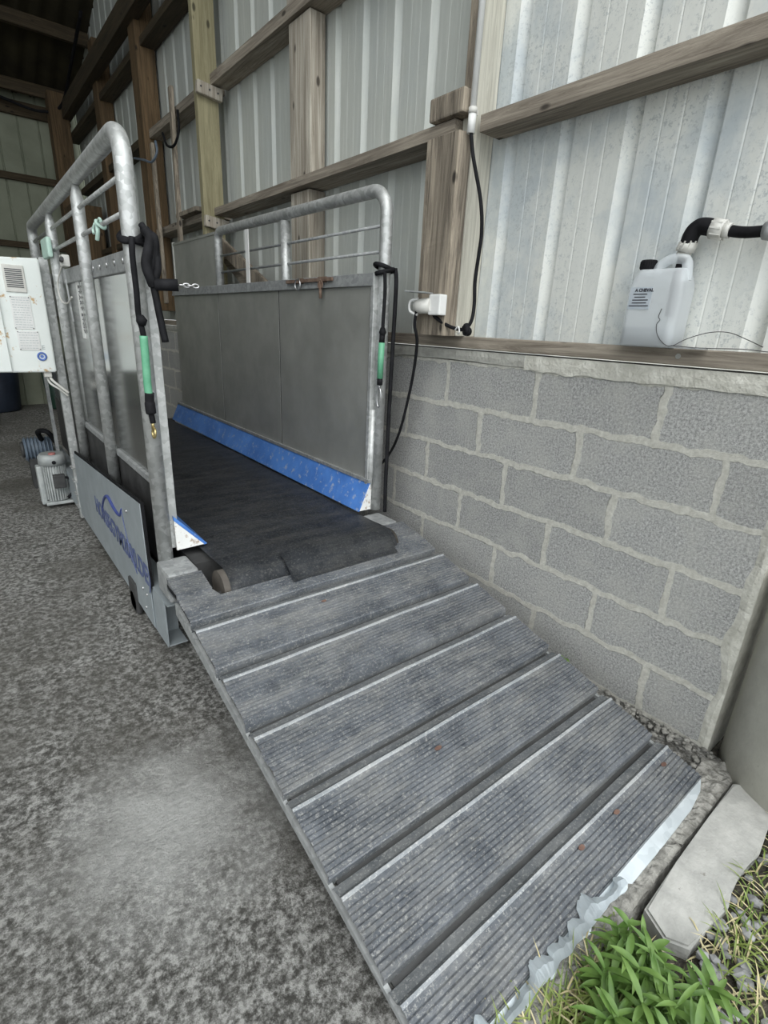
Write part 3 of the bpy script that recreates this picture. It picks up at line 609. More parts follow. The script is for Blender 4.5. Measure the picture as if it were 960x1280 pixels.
# ================================================================== RAMP
def rz(y): return 0.045 + 0.255 * (y - 0.9)
XL, XR = -1.333, -0.178
t = thing('loading_ramp', (-.76, 1.5, 0), 'grooved grey rubber ramp sloping from the treadmill down to the threshold', 'ramp')
lips = [2.255, 2.045, 1.822, 1.605, 1.385, 1.165, .955, .842]
for i in range(7):
    yt, yb = lips[i], lips[i + 1]; last = i == 6
    prof = []   # (y, dz, mi) from top to bottom
    if i == 0: prof += [(yt, -.022, 2), (yt, .0, 2)]
    else: prof += [(yt + .044, -.034, 2), (yt + .036, -.014, 2), (yt + .012, -.004, 2), (yt + .003, .006, 1), (yt - .002, .006, 1), (yt - .004, .002, 0)]
    y = yt - .010; end = (yb + .054) if not last else yb
    while y > end + .006:
        prof += [(y, .002, 0), (y - .0080, .002, 0), (y - .0092, -.0025, 0), (y - .0112, -.0025, 0)]; y -= .0124
    prof += [(end + .002, .002, 0), (end, -.018, 2), (end, -.035, 2)]
    b = B(); nxs = 40; rings = []
    for k in range(nxs + 1):
        x = XL + (XR - XL) * k / nxs
        ring = []
        for (y, dz, mi) in prof:
            wob = .0025 * mnoise.noise(Vector((x * 4, y * 7, i)))
            if i == 0:
                yy = y
                if -1.2 < x < -.335 and y > 2.185: yy = 2.185 - (.0 if x < -.90 else .028) - (y - 2.255) * -.02
            else: yy = y
            ring.append(b.bm.verts.new((x + (0 if 0 < k < nxs else .004 * mnoise.noise(Vector((y * 25, i, k)))), yy + wob * .5, rz(yy) + dz + wob)))
        rings.append(ring)
    for a, c in zip(rings, rings[1:]):
        for q in range(len(prof) - 1):
            try: f = b.bm.faces.new((a[q], c[q], c[q + 1], a[q + 1])); f.material_index = prof[q][2]
            except ValueError: pass
    obj('rubber_tread', b, ['rubber', 'rubber_lip', 'rubber_smooth'], t)
for x, w_ in ((XL + .004, .012), (XR - .004, .012)):
    b = B(); b.prism([(x - w_ / 2, 2.25, rz(2.25) - .037), (x - w_ / 2, .86, rz(.86) - .022), (x - w_ / 2, .86, rz(.86) - .034), (x - w_ / 2, 2.25, rz(2.25) - .085)], (w_, 0, 0)); obj('side_rail', b, 'galv_dull', t)
b = B(); b.prism([(XL + .02, 2.24, rz(2.24) - .03), (XL + .02, .86, rz(.86) - .03), (XL + .02, .86, rz(.86) - .036), (XL + .02, 2.24, rz(2.24) - .045)], (XR - XL - .04, 0, 0)); obj('deck_plate', b, 'dark', t)
# galvanised toe plate with the torn left end
pts = [(XR + .008, .868), (-.18, .842), (-.222, .826), (-.31, .815), (-.5, .812), (-.709, .812), (-.76, .822), (-.85, .820), (-.868, .812), (-.90, .818), (-.97, .826), (-1.01, .812), (-1.06, .824), (-1.096, .812), (-1.15, .824), (-1.2, .818), (-1.3, .812), (-1.335, .82), (-1.335, .868)]
b = B(); b.prism([(x, y, .030 - (0.868 - y) * .35) for x, y in pts], (0, 0, -.004)); obj('toe_plate', b, 'galv_bright', t, 'bright galvanised edge with torn blobs')
b = B(); n = 150; top = []; low = []
for k in range(n + 1):
    x = -.695 - .645 * k / n
    pk = mnoise.noise(Vector((x * 14, 1.3, 0))) + .6 * mnoise.noise(Vector((x * 36, 4.3, 0)))
    e = .842 + max(-.012, .038 * pk) + .010 * abs(mnoise.noise(Vector((x * 90, 2, 0)))) * (1 if pk > 0 else .4)
    if k < 8: e = .832 + (e - .832) * k / 8
    z_ = max(rz(e) + .005, .030) + .006 * max(0, pk)
    top.append((x + .012 * mnoise.noise(Vector((x * 40, 9, 0))), e, z_)); low.append((x, .815 + .006 * mnoise.noise(Vector((x * 30, 7, 0))), .026))
for sgn in (0,):
    vt_ = [b.bm.verts.new(p) for p in top]; vm_ = [b.bm.verts.new((p[0], (p[1] + q[1]) / 2, (p[2] + q[2]) / 2 + .006)) for p, q in zip(top, low)]; vl_ = [b.bm.verts.new(p) for p in low]
    for k in range(n):
        b.bm.faces.new((vt_[k], vt_[k + 1], vm_[k + 1], vm_[k])); b.bm.faces.new((vm_[k], vm_[k + 1], vl_[k + 1], vl_[k]))
bmesh.ops.solidify(b.bm, geom=b.bm.faces[:], thickness=.003)
obj('torn_edge', b, 'galv_bright', t, 'torn bright flaps curling over the rubber')
# shoulders beside the belt
for xa, xb in ((XL, -1.205), (-.325, XR - .01)):
    b = B(); z_ = rz(2.3)
    for k in range(9):
        y = 2.335 - k * .0115; b.box((xa, y - .0095, z_ - .03), (xb, y, rz(y) + .004 - (.001 if k % 2 else 0)))
    b.box((xa, 2.226, z_ - .04), (xb, 2.34, rz(2.28) - .006)); obj('shoulder_tread', b, 'rubber', t)

for (x, y) in ((-.86, 2.0), (-.88, 1.33), (-.55, .93), (-.73, .93), (-.26, .93)):
    b = B(); z_ = rz(y) + .005; c0 = Vector((x, y, z_)); pts = [c0 + Vector((.010 * math.cos(a) * (1 + .4 * rnd.random()), .007 * math.sin(a), .002 * rnd.random())) for a in (2 * PI * k / 7 for k in range(7))]
    b.prism([tuple(p) for p in pts], (0, 0, -.0015)); tag(obj('dead_leaf', b, 'rust_leaf'), 'tiny reddish dead leaf lying on the grey rubber ramp', 'leaf', 'dead leaves on the ramp')

# ================================================================== TREADMILL
T = thing('horse_treadmill', (-.76, 3.95, 0), 'galvanised horse treadmill with black belt, steel side panels and tube rails', 'treadmill')
# belt
b = B(); prof = [(2.188, .31), (2.186, .35), (2.194, .39), (2.215, .418), (2.245, .434), (2.285, .440), (2.4, .436), (2.6, .434)] + [(2.6 + .25 * k, .434) for k in range(1, 13)]
nxs = 24; rings = []
for k in range(nxs + 1):
    x = -1.145 + .805 * k / nxs
    rings.append([b.bm.verts.new((x, y, z + (.004 * mnoise.noise(Vector((x * 5, y * 3, 0))) if y > 2.25 else 0) - (.004 if k in (0, nxs) else 0))) for y, z in prof])
for a, c in zip(rings, rings[1:]):
    for q in range(len(prof) - 1): f = b.bm.faces.new((a[q], c[q], c[q + 1], a[q + 1])); f.smooth = True
bmesh.ops.solidify(b.bm, geom=b.bm.faces[:], thickness=.008)
obj('running_belt', b, 'belt', T)
b = B()   # torn tongue of belt cover hanging over the ramp edge
for k in range(1): 
    pr = [(2.26, .444), (2.21, .432), (2.178, .408), (2.152, .380), (2.135, .366)]
    L = []; n = 14
    for q in range(n + 1):
        x = -.915 + .53 * q / n; e = .010 * mnoise.noise(Vector((x * 9, 0, 0)))
        L.append([b.bm.verts.new((x, y - (e if i_ > 2 else 0), max(z, rz(y) + .008) + .002)) for i_, (y, z) in enumerate(pr)])
    for a, c in zip(L, L[1:]):
        for q in range(len(pr) - 1): f = b.bm.faces.new((a[q], c[q], c[q + 1], a[q + 1])); f.smooth = True
bmesh.ops.solidify(b.bm, geom=b.bm.faces[:], thickness=.006)
obj('belt_apron', b, 'belt', T)
b = B(); b.tube([(-1.168, 2.262, .362), (-.325, 2.262, .362)], .066, 32); obj('front_roller', b, 'brown_drum', T, 'dusty brown roller end')
b = B(); b.box((-1.20, 2.42, .10), (-.30, 5.6, .405)); obj('bed', b, 'dark', T)
b = B(); b.tube([(-1.20, 5.58, .362), (-.30, 5.58, .362)], .068, 24); obj('rear_roller', b, 'brown_drum', T)
for xa, xb in ((-1.325, -1.208), (-.318, -.215)):
    b = B(); b.box((xa, 2.345, .30), (xb, 2.50, .418), bev=.012); obj('end_block', b, 'galv_dull', T)
# channels
for sgn, xw in ((1, -1.325), (-1, -.205)):
    b = B(); xo = xw + sgn * .075
    b.box((xw - .003, 2.44, .055), (xw + .003, 5.6, .265)); b.box((xw, 2.44, .055), (xo, 5.6, .061)); b.box((xw, 2.40, .259), (xo, 5.6, .266))
    b.box((xw + sgn * .003, 2.55, .061), (xo, 2.556, .259)); obj('side_channel', b, 'plate', T)
b = B(); b.box((-1.345, 2.86, .0), (-1.32, 2.98, .16), bev=.01); b.disc((-1.33, 2.92, .05), (1, 0, 0), .05, .03, 24); obj('foot_wheel', b, 'dark', T)
# side plate
b = B(); b.prism([(-1.334, 2.60, .066), (-1.334, 2.62, .622), (-1.334, 4.20, .495), (-1.334, 4.23, .09)], (.004, 0, 0)); pl = obj('side_plate', b, 'plate', T, 'grey side plate with navy horse logo')
b = B(); b.prism([(-1.328, 2.59, .25), (-1.328, 2.605, .632), (-1.328, 4.20, .508), (-1.328, 4.21, .49), (-1.328, 2.64, .61), (-1.328, 2.62, .25)], (.008, 0, 0)); obj('edge_trim', b, 'black', T, 'black rubber edge behind the side plate')
for (y, z) in ((2.66, .20), (2.72, .205), (2.70, .12), (2.86, .52)):
    b = B(); b.disc((-1.337, y, z), (1, 0, 0), .007, .006, 10); obj('bolt', b, 'chrome', T)
b = B(); b.tube(smooth_path([(-1.3365, 3.46, .33), (-1.3365, 3.36, .43), (-1.3365, 3.24, .478), (-1.3365, 3.12, .455), (-1.3365, 3.02, .45), (-1.3365, 2.96, .50)]), [.003 + .006 * math.sin(PI * k / 40) for k in range(41)], 8)
obj('logo_swoosh', b, 'ink_blue', pl, 'navy curved horse-back line')
b = B(); b.tube(smooth_path([(-1.3365, 2.965, .49), (-1.3365, 2.93, .40), (-1.3365, 2.87, .30), (-1.3365, 2.80, .24)]), .0018, 6); obj('logo_line', b, 'ink_faded', pl)
text_part('lettering', 'HORSEGYM2000.DE)', .128, (-1.3365, 3.64, .285), (0, -1, -.02), (0, 0, 1), 'ink_faded', pl, 'faded navy writing', sx=.925, bold=.0025)
# left rail tubes
def bent(x, y0_, zb, zt, y1_, zt2, zb2, r=.11):
    p = [(x, y0_, zb), (x, y0_, zt - r)] + [tuple(q) for q in arc((x, y0_ + r, zt - r), r, PI, PI / 2, 8, (0, 1, 0), (0, 0, 1))][1:]
    p += [(x, y1_ - r * .6, zt2)] + [tuple(q) for q in arc((x, y1_ - r * .6, zt2 - r * .6), r * .6, PI / 2, 0, 6, (0, 1, 0), (0, 0, 1))][1:] + [(x, y1_, zb2)]
    return p
XP = -1.283
b = B(); b.tube(bent(XP, 2.512, .345, 1.868, 4.86, 1.835, 1.30, .085), .0285, 20); obj('rail_tube', b, 'galv', T)
b = B(); b.tube([(XP, 3.30, .50), (XP, 3.30, 1.78), (XP, 3.30, 1.84)], [.0255, .0255, .010], 18); obj('rail_post', b, 'galv', T)
b = B(); b.tube([(XP, 4.10, .45), (XP, 4.10, 1.77), (XP, 4.10, 1.83)], [.0255, .0255, .010], 18); obj('rail_post', b, 'galv', T)
for z in (1.745, 1.642):
    b = B(); b.tube([(XP, 2.51, z), (XP, 4.86, z)], .0085, 10); obj('rail_rod', b, 'galv', T)
b = B(); b.tube([(-1.284, 2.4753, 1.56), (-1.284, 2.4753, 1.40)], .006, 8); obj('paint_mark', b, 'white', T, 'glossy white spot on the near pole') if False else b.bm.free()
# leg beside control box
b = B(); b.bar((-1.312, 4.34, .02), (-1.312, 4.36, 1.62), .055, .045, up=(1, 0, 0), bev=.004)
for z in (.10, .19, .28, .37): b.box((-1.345, 4.30, z), (-1.30, 4.375, z + .006))
obj('support_leg', b, 'galv', T)
b = B(); b.tube([(-1.262, 4.22, .42), (-1.262, 4.22, 1.40)], .024, 14); obj('rail_post', b, 'galv', T)
# left panel (mirror sheets)
b = B(); b.box((-1.248, 2.53, .70), (-1.244, 3.62, 1.49)); obj('side_panel', b, 'steel_inner', T)
b = B(); b.box((-1.248, 3.64, .56), (-1.244, 5.35, 1.49)); obj('side_panel', b, 'steel_inner', T)
b = B(); b.box((-1.262, 2.53, 1.475), (-1.236, 5.35, 1.545), bev=.004)
obj('panel_top_rail', b, 'galv_dull', T)
for k in range(6):
    b = B(); b.disc((-1.264, 2.74 + k * .13, 1.512), (1, 0, 0), .011, .006, 12); obj('bolt', b, 'chrome', T)
b = B(); b.box((-1.262, 2.53, .672), (-1.240, 4.3, .700), bev=.003); obj('panel_bottom_rail', b, 'galv_dull', T)
b = B(); b.box((-1.258, 2.518, .45), (-1.222, 2.53, 1.545), bev=.003); obj('panel_end_frame', b, 'galv', T)
b = B(); b.box((-1.252, 3.72, 1.20), (-1.2485, 3.80, 1.49), bev=.001); st = obj('long_sticker', b, 'white', T, 'white sticker strip with black lettering')
text_part('lettering', 'START STOP', .046, (-1.2530, 3.742, 1.46), (0, 0, -1), (0, -1, 0), 'ink', st, sx=.9)
# right rail
XQ = -.235
b = B(); b.tube(bent(XQ, 2.505, .44, 1.885, 4.40, 1.90, 1.40, .10), .0275, 20); obj('rail_tube', b, 'galv', T)
b = B(); b.tube([(XQ, 3.42, 1.30), (XQ, 3.42, 1.86)], .027, 16); obj('rail_post', b, 'galv', T)
b = B(); b.box((-.262, 3.855, 1.50), (-.256, 3.90, 1.86)); obj('white_strap', b, 'white', T, 'white painted flat bar')
for z in (1.745, 1.642):
    b = B(); b.tube([(XQ, 2.51, z), (XQ, 4.36, z)], .0075, 10); obj('rail_rod', b, 'galv_dull', T)
b = B(); b.box((-.256, 4.41, 1.53), (-.250, 5.32, 1.895)); b.box((-.262, 5.30, 1.2), (-.240, 5.325, 1.905), bev=.003); b.box((-.260, 4.41, 1.880), (-.246, 5.32, 1.897)); obj('high_panel', b, 'steel', T, 'raised dull steel sheet at the far end')
ys = [2.545, 3.44, 4.36, 5.33]
for a_, c_ in zip(ys, ys[1:]):
    b = B(); b.box((-.274, a_ + .009, .56), (-.271, c_ - .003, 1.51)); obj('side_panel', b, 'steel', T)
b = B(); b.box((-.270, 2.54, .50), (-.266, 5.33, 1.52)); obj('panel_backing', b, 'black', T)
b = B(); b.box((-.286, 2.52, 1.500), (-.244, 5.33, 1.553), bev=.003); b.box((-.289, 2.52, 1.500), (-.280, 5.33, 1.513)); obj('panel_top_rail', b, 'galv_dull', T)
b = B(); b.box((-.284, 2.516, .45), (-.258, 2.540, 1.553), bev=.003); obj('panel_end_frame', b, 'galv', T)
b = B(); b.tube([(-.262, 2.52, .44), (-.262, 2.52, .95)], .018, 12); obj('panel_hinge_tube', b, 'galv', T)
# rusted latches
def latch(y, full):
    b = B(); b.bar((-.296, y + .13, 1.538), (-.296, y - .10, 1.538), .012, .016); b.box((-.292, y - .04, 1.525), (-.288, y + .04, 1.552))
    if full: b.tube([(-.302, y, 1.53), (-.304, y - .005, 1.45)], .008, 8); b.tube([tuple(q) for q in arc((-.302, y, 1.515), .020, 0, 2 * PI, 12, (0, 1, 0), (0, 0, 1))][:-1], .004, 6, closed=True)
    else: b.tube([tuple(q) for q in arc((-.302, y, 1.520), .028, 0, 2 * PI, 14, (0, 1, 0), (0, 0, 1))][:-1], .004, 6, closed=True, mi=1)
    return obj('latch', b, ['rust', 'chrome'], T, 'rusted bolt latch with ' + ('hanging pin' if full else 'bright ring'))
latch(2.94, True); latch(3.17, False)
# blue guards
for tri, x_in in ((((-.279, .585), (-.345, .443), (-.240, .443)), -1), (((-1.240, .588), (-1.238, .443), (-1.115, .446)), 1)):
    b = B(); (xa, za), (xb, zb), (xc, zc) = tri
    if x_in < 0: b.prism([(xa, 2.505, za), (xb, 2.505, zb), (xb + .012, 2.505, zb - .004), (xa + .014, 2.505, za)], (0, 2.95, 0)); e = [(xa + .006, 2.503, za - .006), (xb + .012, 2.503, zb), (xc, 2.503, zc)]
    else: b.prism([(xa, 2.505, za), (xc, 2.505, zc), (xc - .012, 2.505, zc - .004), (xa, 2.505, za - .018)], (0, 2.95, 0)); e = [(xa, 2.503, za - .02), (xb, 2.503, zb), (xc - .014, 2.503, zc)]
    gd = obj('belt_guard', b, 'blue', T, 'scuffed blue slanted guard along the belt')
    b = B(); b.prism(e, (0, .01, 0)); obj('guard_end_cap', b, 'white_chip', gd, 'chipped white triangular end cap')
b = B(); b.bar((-.276, 2.50, .592), (-.276, 5.45, .592), .022, .016); obj('guard_rail', b, 'galv_dull', T)
b = B(); b.box((-1.252, 2.56, .30), (-1.246, 5.4, .69)); obj('dark_void_board', b, 'dark', T)  # added dark board: hides the guard's back and stands for the shaded void
# front cross bar at far end
b = B(); b.box((-1.24, 5.33, .5), (-.27, 5.36, .60)); obj('rear_board', b, 'dark', T) if False else b.bm.free()

# motors
def motor(cx, cy, zb, r, h, mats, label):
    t = thing('electric_motor', (cx, cy, 0), label, 'motor')
    b = B(); b.tube([(cx, cy, zb + .02), (cx, cy, zb + h - .05)], r * .82, 28)
    for k in range(30):
        a = 2 * PI * k / 30; b.bar((cx + r * .86 * math.cos(a), cy + r * .86 * math.sin(a), zb + .03), (cx + r * .86 * math.cos(a), cy + r * .86 * math.sin(a), zb + h - .06), .006, r * .18, up=(math.cos(a), math.sin(a), 0))
    obj('finned_body', b, mats[0], t)
    b = B(); b.tube([(cx, cy, zb + h - .075), (cx, cy, zb + h - .02), (cx, cy, zb + h)], [r * 1.02, r * 1.02, r * .85], 28); obj('fan_cover', b, mats[1], t)
    b = B(); b.box((cx - r * 1.25, cy - r * .5, zb), (cx - r * .85, cy + r * .5, zb + h - .08), bev=.01); b.box((cx - r, cy - r, zb), (cx + r, cy + r * .8, zb + .02), bev=.005); obj('mount', b, mats[0], t)
    b = B(); b.box((cx - r * .25, cy - r * 1.35, zb + h * .35), (cx + r * .6, cy - r * .8, zb + h * .62), bev=.008); tb = obj('terminal_box', b, 'dark', t)
    b = B(); b.tube(smooth_path([(cx + r * .6, cy - r * 1.1, zb + h * .55), (cx + r * .95, cy - r * 1.2, zb + h * .5), (cx + r * 1.0, cy - r * 1.1, zb + h * .25), (cx + r * .6, cy - r * 1.0, zb + h * .12)]), .009, 8); obj('cable', b, 'black', t)
    b = B(); b.disc((cx, cy - r * 1.02, zb + h - .05), (0, 1, 0), .013, .01, 14); obj('cover_screw', b, 'black', t)
    return t
mt = motor(-1.40, 4.78, 0.02, .085, .36, ('grey_paint', 'grey_paint'), 'grey finned motor hanging beside the support leg')
b = B(); b.disc((-1.40, 4.73, .385), (0, 0, 1), .022, .014, 16); obj('red_plug', b, 'red', mt, 'faded red plug on the fan cover')
t = thing('drive_gearbox', (-1.43, 5.35, 0), 'blue grey ribbed gearbox behind the grey motor', 'gearbox')
b = B(); b.tube([(-1.52, 5.35, .30), (-1.33, 5.35, .30)], .085, 24)
for k in range(8): b.tube([(-1.51 + k * .024, 5.35, .30), (-1.504 + k * .024, 5.35, .30)], .097, 24)
obj('ribbed_body', b, 'grey_blue', t)
b = B(); b.tube([(-1.54, 5.35, .30), (-1.52, 5.35, .30)], .06, 20); b.box((-1.5, 5.28, 0), (-1.36, 5.42, .24)); obj('mount', b, 'dark', t)
b = B(); b.tube(smooth_path([(-1.40, 5.3, .38), (-1.42, 5.2, .46), (-1.37, 5.12, .47), (-1.32, 5.15, .38)]), .018, 10); obj('conduit', b, 'black', t)
b = B(); b.box((-1.345, 4.95, .08), (-1.325, 4.99, 1.0)); tag(obj('flat_brace', b, 'galv_dull', T), None, None)

# control box
t = thing('control_box', (-1.49, 4.28, .98), 'rust spotted white control cabinet on the left of the treadmill', 'control cabinet')
b = B(); b.prism([(-1.345, 4.25, .985), (-1.72, 4.25, .985), (-1.72, 4.25, 1.585), (-1.345, 4.25, 1.605)], (0, .16, 0)); bmesh.ops.bevel(b.bm, geom=b.bm.edges[:], offset=.006, segments=2, affect='EDGES'); obj('cabinet', b, 'white_paint', t)
b = B(); b.box((-1.545, 4.246, .985), (-1.541, 4.252, 1.30)); b.box((-1.545, 4.246, 1.30), (-1.541, 4.252, 1.59)); obj('door_gap', b, 'ink', t) if False else b.bm.free()
b = B(); b.box((-1.72, 4.235, .99), (-1.565, 4.249, 1.58), bev=.004); obj('door', b, 'white_paint', t)
b = B(); b.box((-1.525, 4.243, 1.42), (-1.425, 4.251, 1.56), bev=.004); vg = obj('vent_grille', b, 'offwhite', t)
for k in range(10):
    b = B(); b.box((-1.515, 4.2405, 1.445 + k * .010), (-1.437, 4.2435, 1.449 + k * .010)); obj('vent_slot', b, 'ink', vg)
def notice(xa, xb, za, zb, rows):
    b = B(); b.box((xa, 4.2465, za), (xb, 4.2495, zb)); lb = obj('notice_plate', b, 'white', t)
    b = B(); n = rows
    for k in range(n):
        zz = zb - (zb - za) * (k + .7) / (n + .4); c = xa + .008
        while c < xb - .012:
            w_ = rnd.uniform(.006, .018); b.box((c, 4.2455, zz), (min(c + w_, xb - .006), 4.2468, zz + .003)); c += w_ + .004
    obj('small_print', b, 'print_grey', lb)
    b = B()
    for x_, z_ in ((xa + .005, za + .005), (xb - .005, za + .005), (xa + .005, zb - .005), (xb - .005, zb - .005)): b.disc((x_, 4.2455, z_), (0, 1, 0), .0028, .002, 8)
    obj('rivets', b, 'ink', lb)
notice(-1.515, -1.420, 1.225, 1.40, 13); notice(-1.510, -1.405, 1.11, 1.215, 7)
text_part('ce_mark', 'CE', .034, (-1.425, 4.2488, 1.115), (1, 0, 0), (0, 0, 1), 'print_grey', t)
b = B(); b.tube([tuple(q) for q in arc((-1.407, 4.248, 1.075), .020, 0, 2 * PI, 28, (1, 0, 0), (0, 0, 1))][:-1], .0055, 8, closed=True); b.disc((-1.407, 4.249, 1.075), (0, 1, 0), .009, .002, 16); obj('round_badge', b, 'badge', t, 'blue ring badge')
b = B(); b.tube(smooth_path([(-1.385, 4.30, .985), (-1.375, 4.28, .94), (-1.34, 4.26, .90), (-1.30, 4.25, .86)]), .008, 8); b.tube(smooth_path([(-1.390, 4.32, .985), (-1.385, 4.30, .92), (-1.34, 4.28, .88), (-1.30, 4.27, .84)]), .007, 8)
b.box((-1.41, 4.27, .955), (-1.37, 4.33, .985), bev=.004); obj('cable_gland', b, 'offwhite', t)

# small things on left rail
b = B(); b.box((-1.325, 4.02, 1.60), (-1.30, 4.24, 1.70), bev=.012); tag(obj('foam_pad', b, 'mint'), 'pale green foam square strapped on the left rail beside the control box', 'foam pad')
b = B(); b.tube(smooth_path([(-1.295, 2.93, 1.655), (-1.298, 2.91, 1.645), (-1.280, 2.89, 1.63), (-1.272, 2.92, 1.645), (-1.29, 2.94, 1.65), (-1.297, 2.915, 1.62), (-1.30, 2.93, 1.59)]), .0075, 7)
b.tube(smooth_path([(-1.295, 2.90, 1.65), (-1.298, 2.86, 1.655), (-1.300, 2.83, 1.645)]), .005, 7); b.tube(smooth_path([(-1.295, 2.96, 1.65), (-1.30, 2.975, 1.63), (-1.302, 2.965, 1.615)]), .005, 7)
tag(obj('twine_knot', b, 'mint'), 'pale green twine knotted round the lower rod of the left rail', 'twine')
t = thing('stop_switch', (-1.29, 3.85, 1.55), 'small white cord switch clamped on the left panel top with its cable', 'switch')
b = B(); b.box((-1.30, 3.78, 1.545), (-1.265, 3.86, 1.60), bev=.006); obj('switch_body', b, 'offwhite', t)
b = B(); b.tube([(-1.30, 3.80, 1.57), (-1.31, 3.72, 1.575)], .010, 8); obj('lever', b, 'dark', t)
b = B(); b.tube(smooth_path([(-1.29, 3.86, 1.56), (-1.31, 3.95, 1.47), (-1.31, 3.93, 1.39), (-1.30, 3.82, 1.37), (-1.29, 3.72, 1.40)]), .004, 8); obj('cable', b, 'offwhite', t)
b = B(); b.bar((-1.29, 3.84, 1.54), (-1.29, 3.78, 1.28), .012, .006, up=(1, 0, 0)); obj('pendant_strip', b, 'galv_dull', t)

# left black strap bundle
t = thing('lead_rope', (XP, 2.50, 1.45), 'black strap knotted round the near left pole with a green sleeve and brass hook', 'lead rope')
b = B()
for k in range(3):
    zc = 1.572 - k * .010
    b.tube([tuple(q) for q in arc((XP, 2.505, zc), .038, 0, 2 * PI, 20, (1, 0, .45 - .3 * k), (0, 1, .5 - .2 * k))][:-1], .0085, 8, closed=True)
for k in range(4):
    b.tube(smooth_path([(-1.262 + .006 * k, 2.462, 1.600 - .008 * k), (-1.248 + .005 * k, 2.442 - .003 * k, 1.565), (-1.262 + .010 * k, 2.432, 1.505 + .006 * k), (-1.256 + .004 * k, 2.44, 1.455)]), .0105, 8)
b.tube(smooth_path([(-1.255, 2.455, 1.585), (-1.245, 2.44, 1.56), (-1.258, 2.43, 1.52), (-1.268, 2.43, 1.48), (-1.260, 2.425, 1.44), (-1.252, 2.43, 1.42)]), .016, 10)
b.tube(smooth_path([(-1.245, 2.46, 1.575), (-1.232, 2.44, 1.53), (-1.234, 2.43, 1.47), (-1.250, 2.43, 1.43)]), .012, 10)
obj('knot', b, 'black', t)
b = B(); b.tube(smooth_path([(-1.295, 2.46, 1.56), (-1.300, 2.455, 1.50), (-1.298, 2.46, 1.40), (-1.296, 2.475, 1.33), (-1.290, 2.47, 1.28), (-1.288, 2.47, 1.245)]), .0095, 10); b.tube([(-1.294, 2.470, 1.325), (-1.290, 2.466, 1.31), (-1.290, 2.468, 1.295)], [.012, .019, .012], 10); obj('strap', b, 'black', t)
b = B(); b.tube(smooth_path([(-1.289, 2.468, 1.262), (-1.290, 2.47, 1.18), (-1.291, 2.475, 1.10), (-1.290, 2.475, 1.065)]), .0135, 12); obj('sleeve', b, 'green', t, 'green hose sleeve')
b = B(); b.tube(smooth_path([(-1.289, 2.47, 1.072), (-1.290, 2.475, 1.04), (-1.289, 2.475, 1.00), (-1.287, 2.47, .965)]), [.016] * 9 + [.018] * 8 + [.010] * 8, 12); obj('grip', b, 'black', t)
b = B(); b.tube([tuple(q) for q in arc((-1.288, 2.468, .930), .017, 0, 2 * PI, 18, (0, 1, 0), (.1, 0, 1))][:-1], .0045, 8, closed=True); b.tube([(-1.288, 2.47, .968), (-1.288, 2.475, .945)], .006, 8); obj('hook', b, 'brass', t, 'brass snap hook')
b = B(); b.tube(smooth_path([(-1.252, 2.43, 1.43), (-1.248, 2.425, 1.38), (-1.243, 2.42, 1.32), (-1.236, 2.41, 1.245)]), .012, 4); obj('loose_end', b, 'black', t)
t = thing('breast_bar', (-1.23, 2.43, 1.42), 'short black rubber sleeved bar with chain stub pointing from the strap knot', 'bar')
b = B(); b.tube([(-1.250, 2.425, 1.423), (-1.180, 2.405, 1.426)], .0185, 16); obj('rubber_sleeve', b, 'black', t)
b = B()
for k in range(4):
    c0 = Vector((-1.170 + .014 * k, 2.398 - k * .003, 1.427)); v1 = (0, 0, 1) if k % 2 else (0, 1, 0)
    b.tube([c0 + Vector((.011 * math.cos(a), 0, 0)) + Vector(v1) * .006 * math.sin(a) for a in (2 * PI * q / 12 for q in range(12))], .0024, 6, closed=True)
obj('chain', b, 'chrome', t)
# right strap
t = thing('lead_rope', (XQ, 2.49, 1.5), 'black rope looped on the right rail pole with a green sleeve and steel carabiner', 'lead rope')
b = B(); b.tube([tuple(q) for q in arc((XQ - .005, 2.505, 1.575), .040, 0, 2 * PI, 20, (1, 0, -.3), (0, 1, .1))][:-1], .010, 8, closed=True)
b.tube([tuple(q) for q in arc((XQ - .003, 2.500, 1.560), .038, 0, 2 * PI, 20, (1, 0, .25), (0, 1, -.1))][:-1], .010, 8, closed=True); obj('knot', b, 'black', t)
b = B(); b.tube(smooth_path([(-.262, 2.47, 1.565), (-.262, 2.462, 1.48), (-.262, 2.465, 1.38), (-.262, 2.468, 1.29)]), .008, 8); b.tube([(-.262, 2.467, 1.325), (-.262, 2.467, 1.305), (-.262, 2.467, 1.285)], [.010, .017, .010], 10); obj('strap', b, 'black', t)
b = B(); b.tube([(-.262, 2.468, 1.295), (-.262, 2.470, 1.255)], .013, 10); b.tube([(-.264, 2.470, 1.105), (-.264, 2.470, 1.070)], .013, 10); obj('grip', b, 'black', t)
b = B(); b.tube([(-.262, 2.470, 1.26), (-.264, 2.470, 1.18), (-.264, 2.470, 1.10)], .0145, 12); obj('sleeve', b, 'green', t, 'green hose sleeve')
b = B(); b.tube([Vector((-.266, 2.470 + .015 * math.cos(a), 1.012 + .045 * math.sin(a))) for a in (2 * PI * k / 20 for k in range(20))], .0035, 8, closed=True); b.tube([(-.266, 2.47, 1.075), (-.266, 2.47, 1.05)], .005, 8); obj('carabiner', b, 'chrome', t, 'steel carabiner')
b = B(); b.tube(smooth_path([(-.205, 2.468, 1.575), (-.200, 2.462, 1.50), (-.205, 2.46, 1.2), (-.208, 2.46, .9), (-.212, 2.455, .6), (-.213, 2.45, .435)]), .0095, 8); obj('loose_end', b, 'black', t)

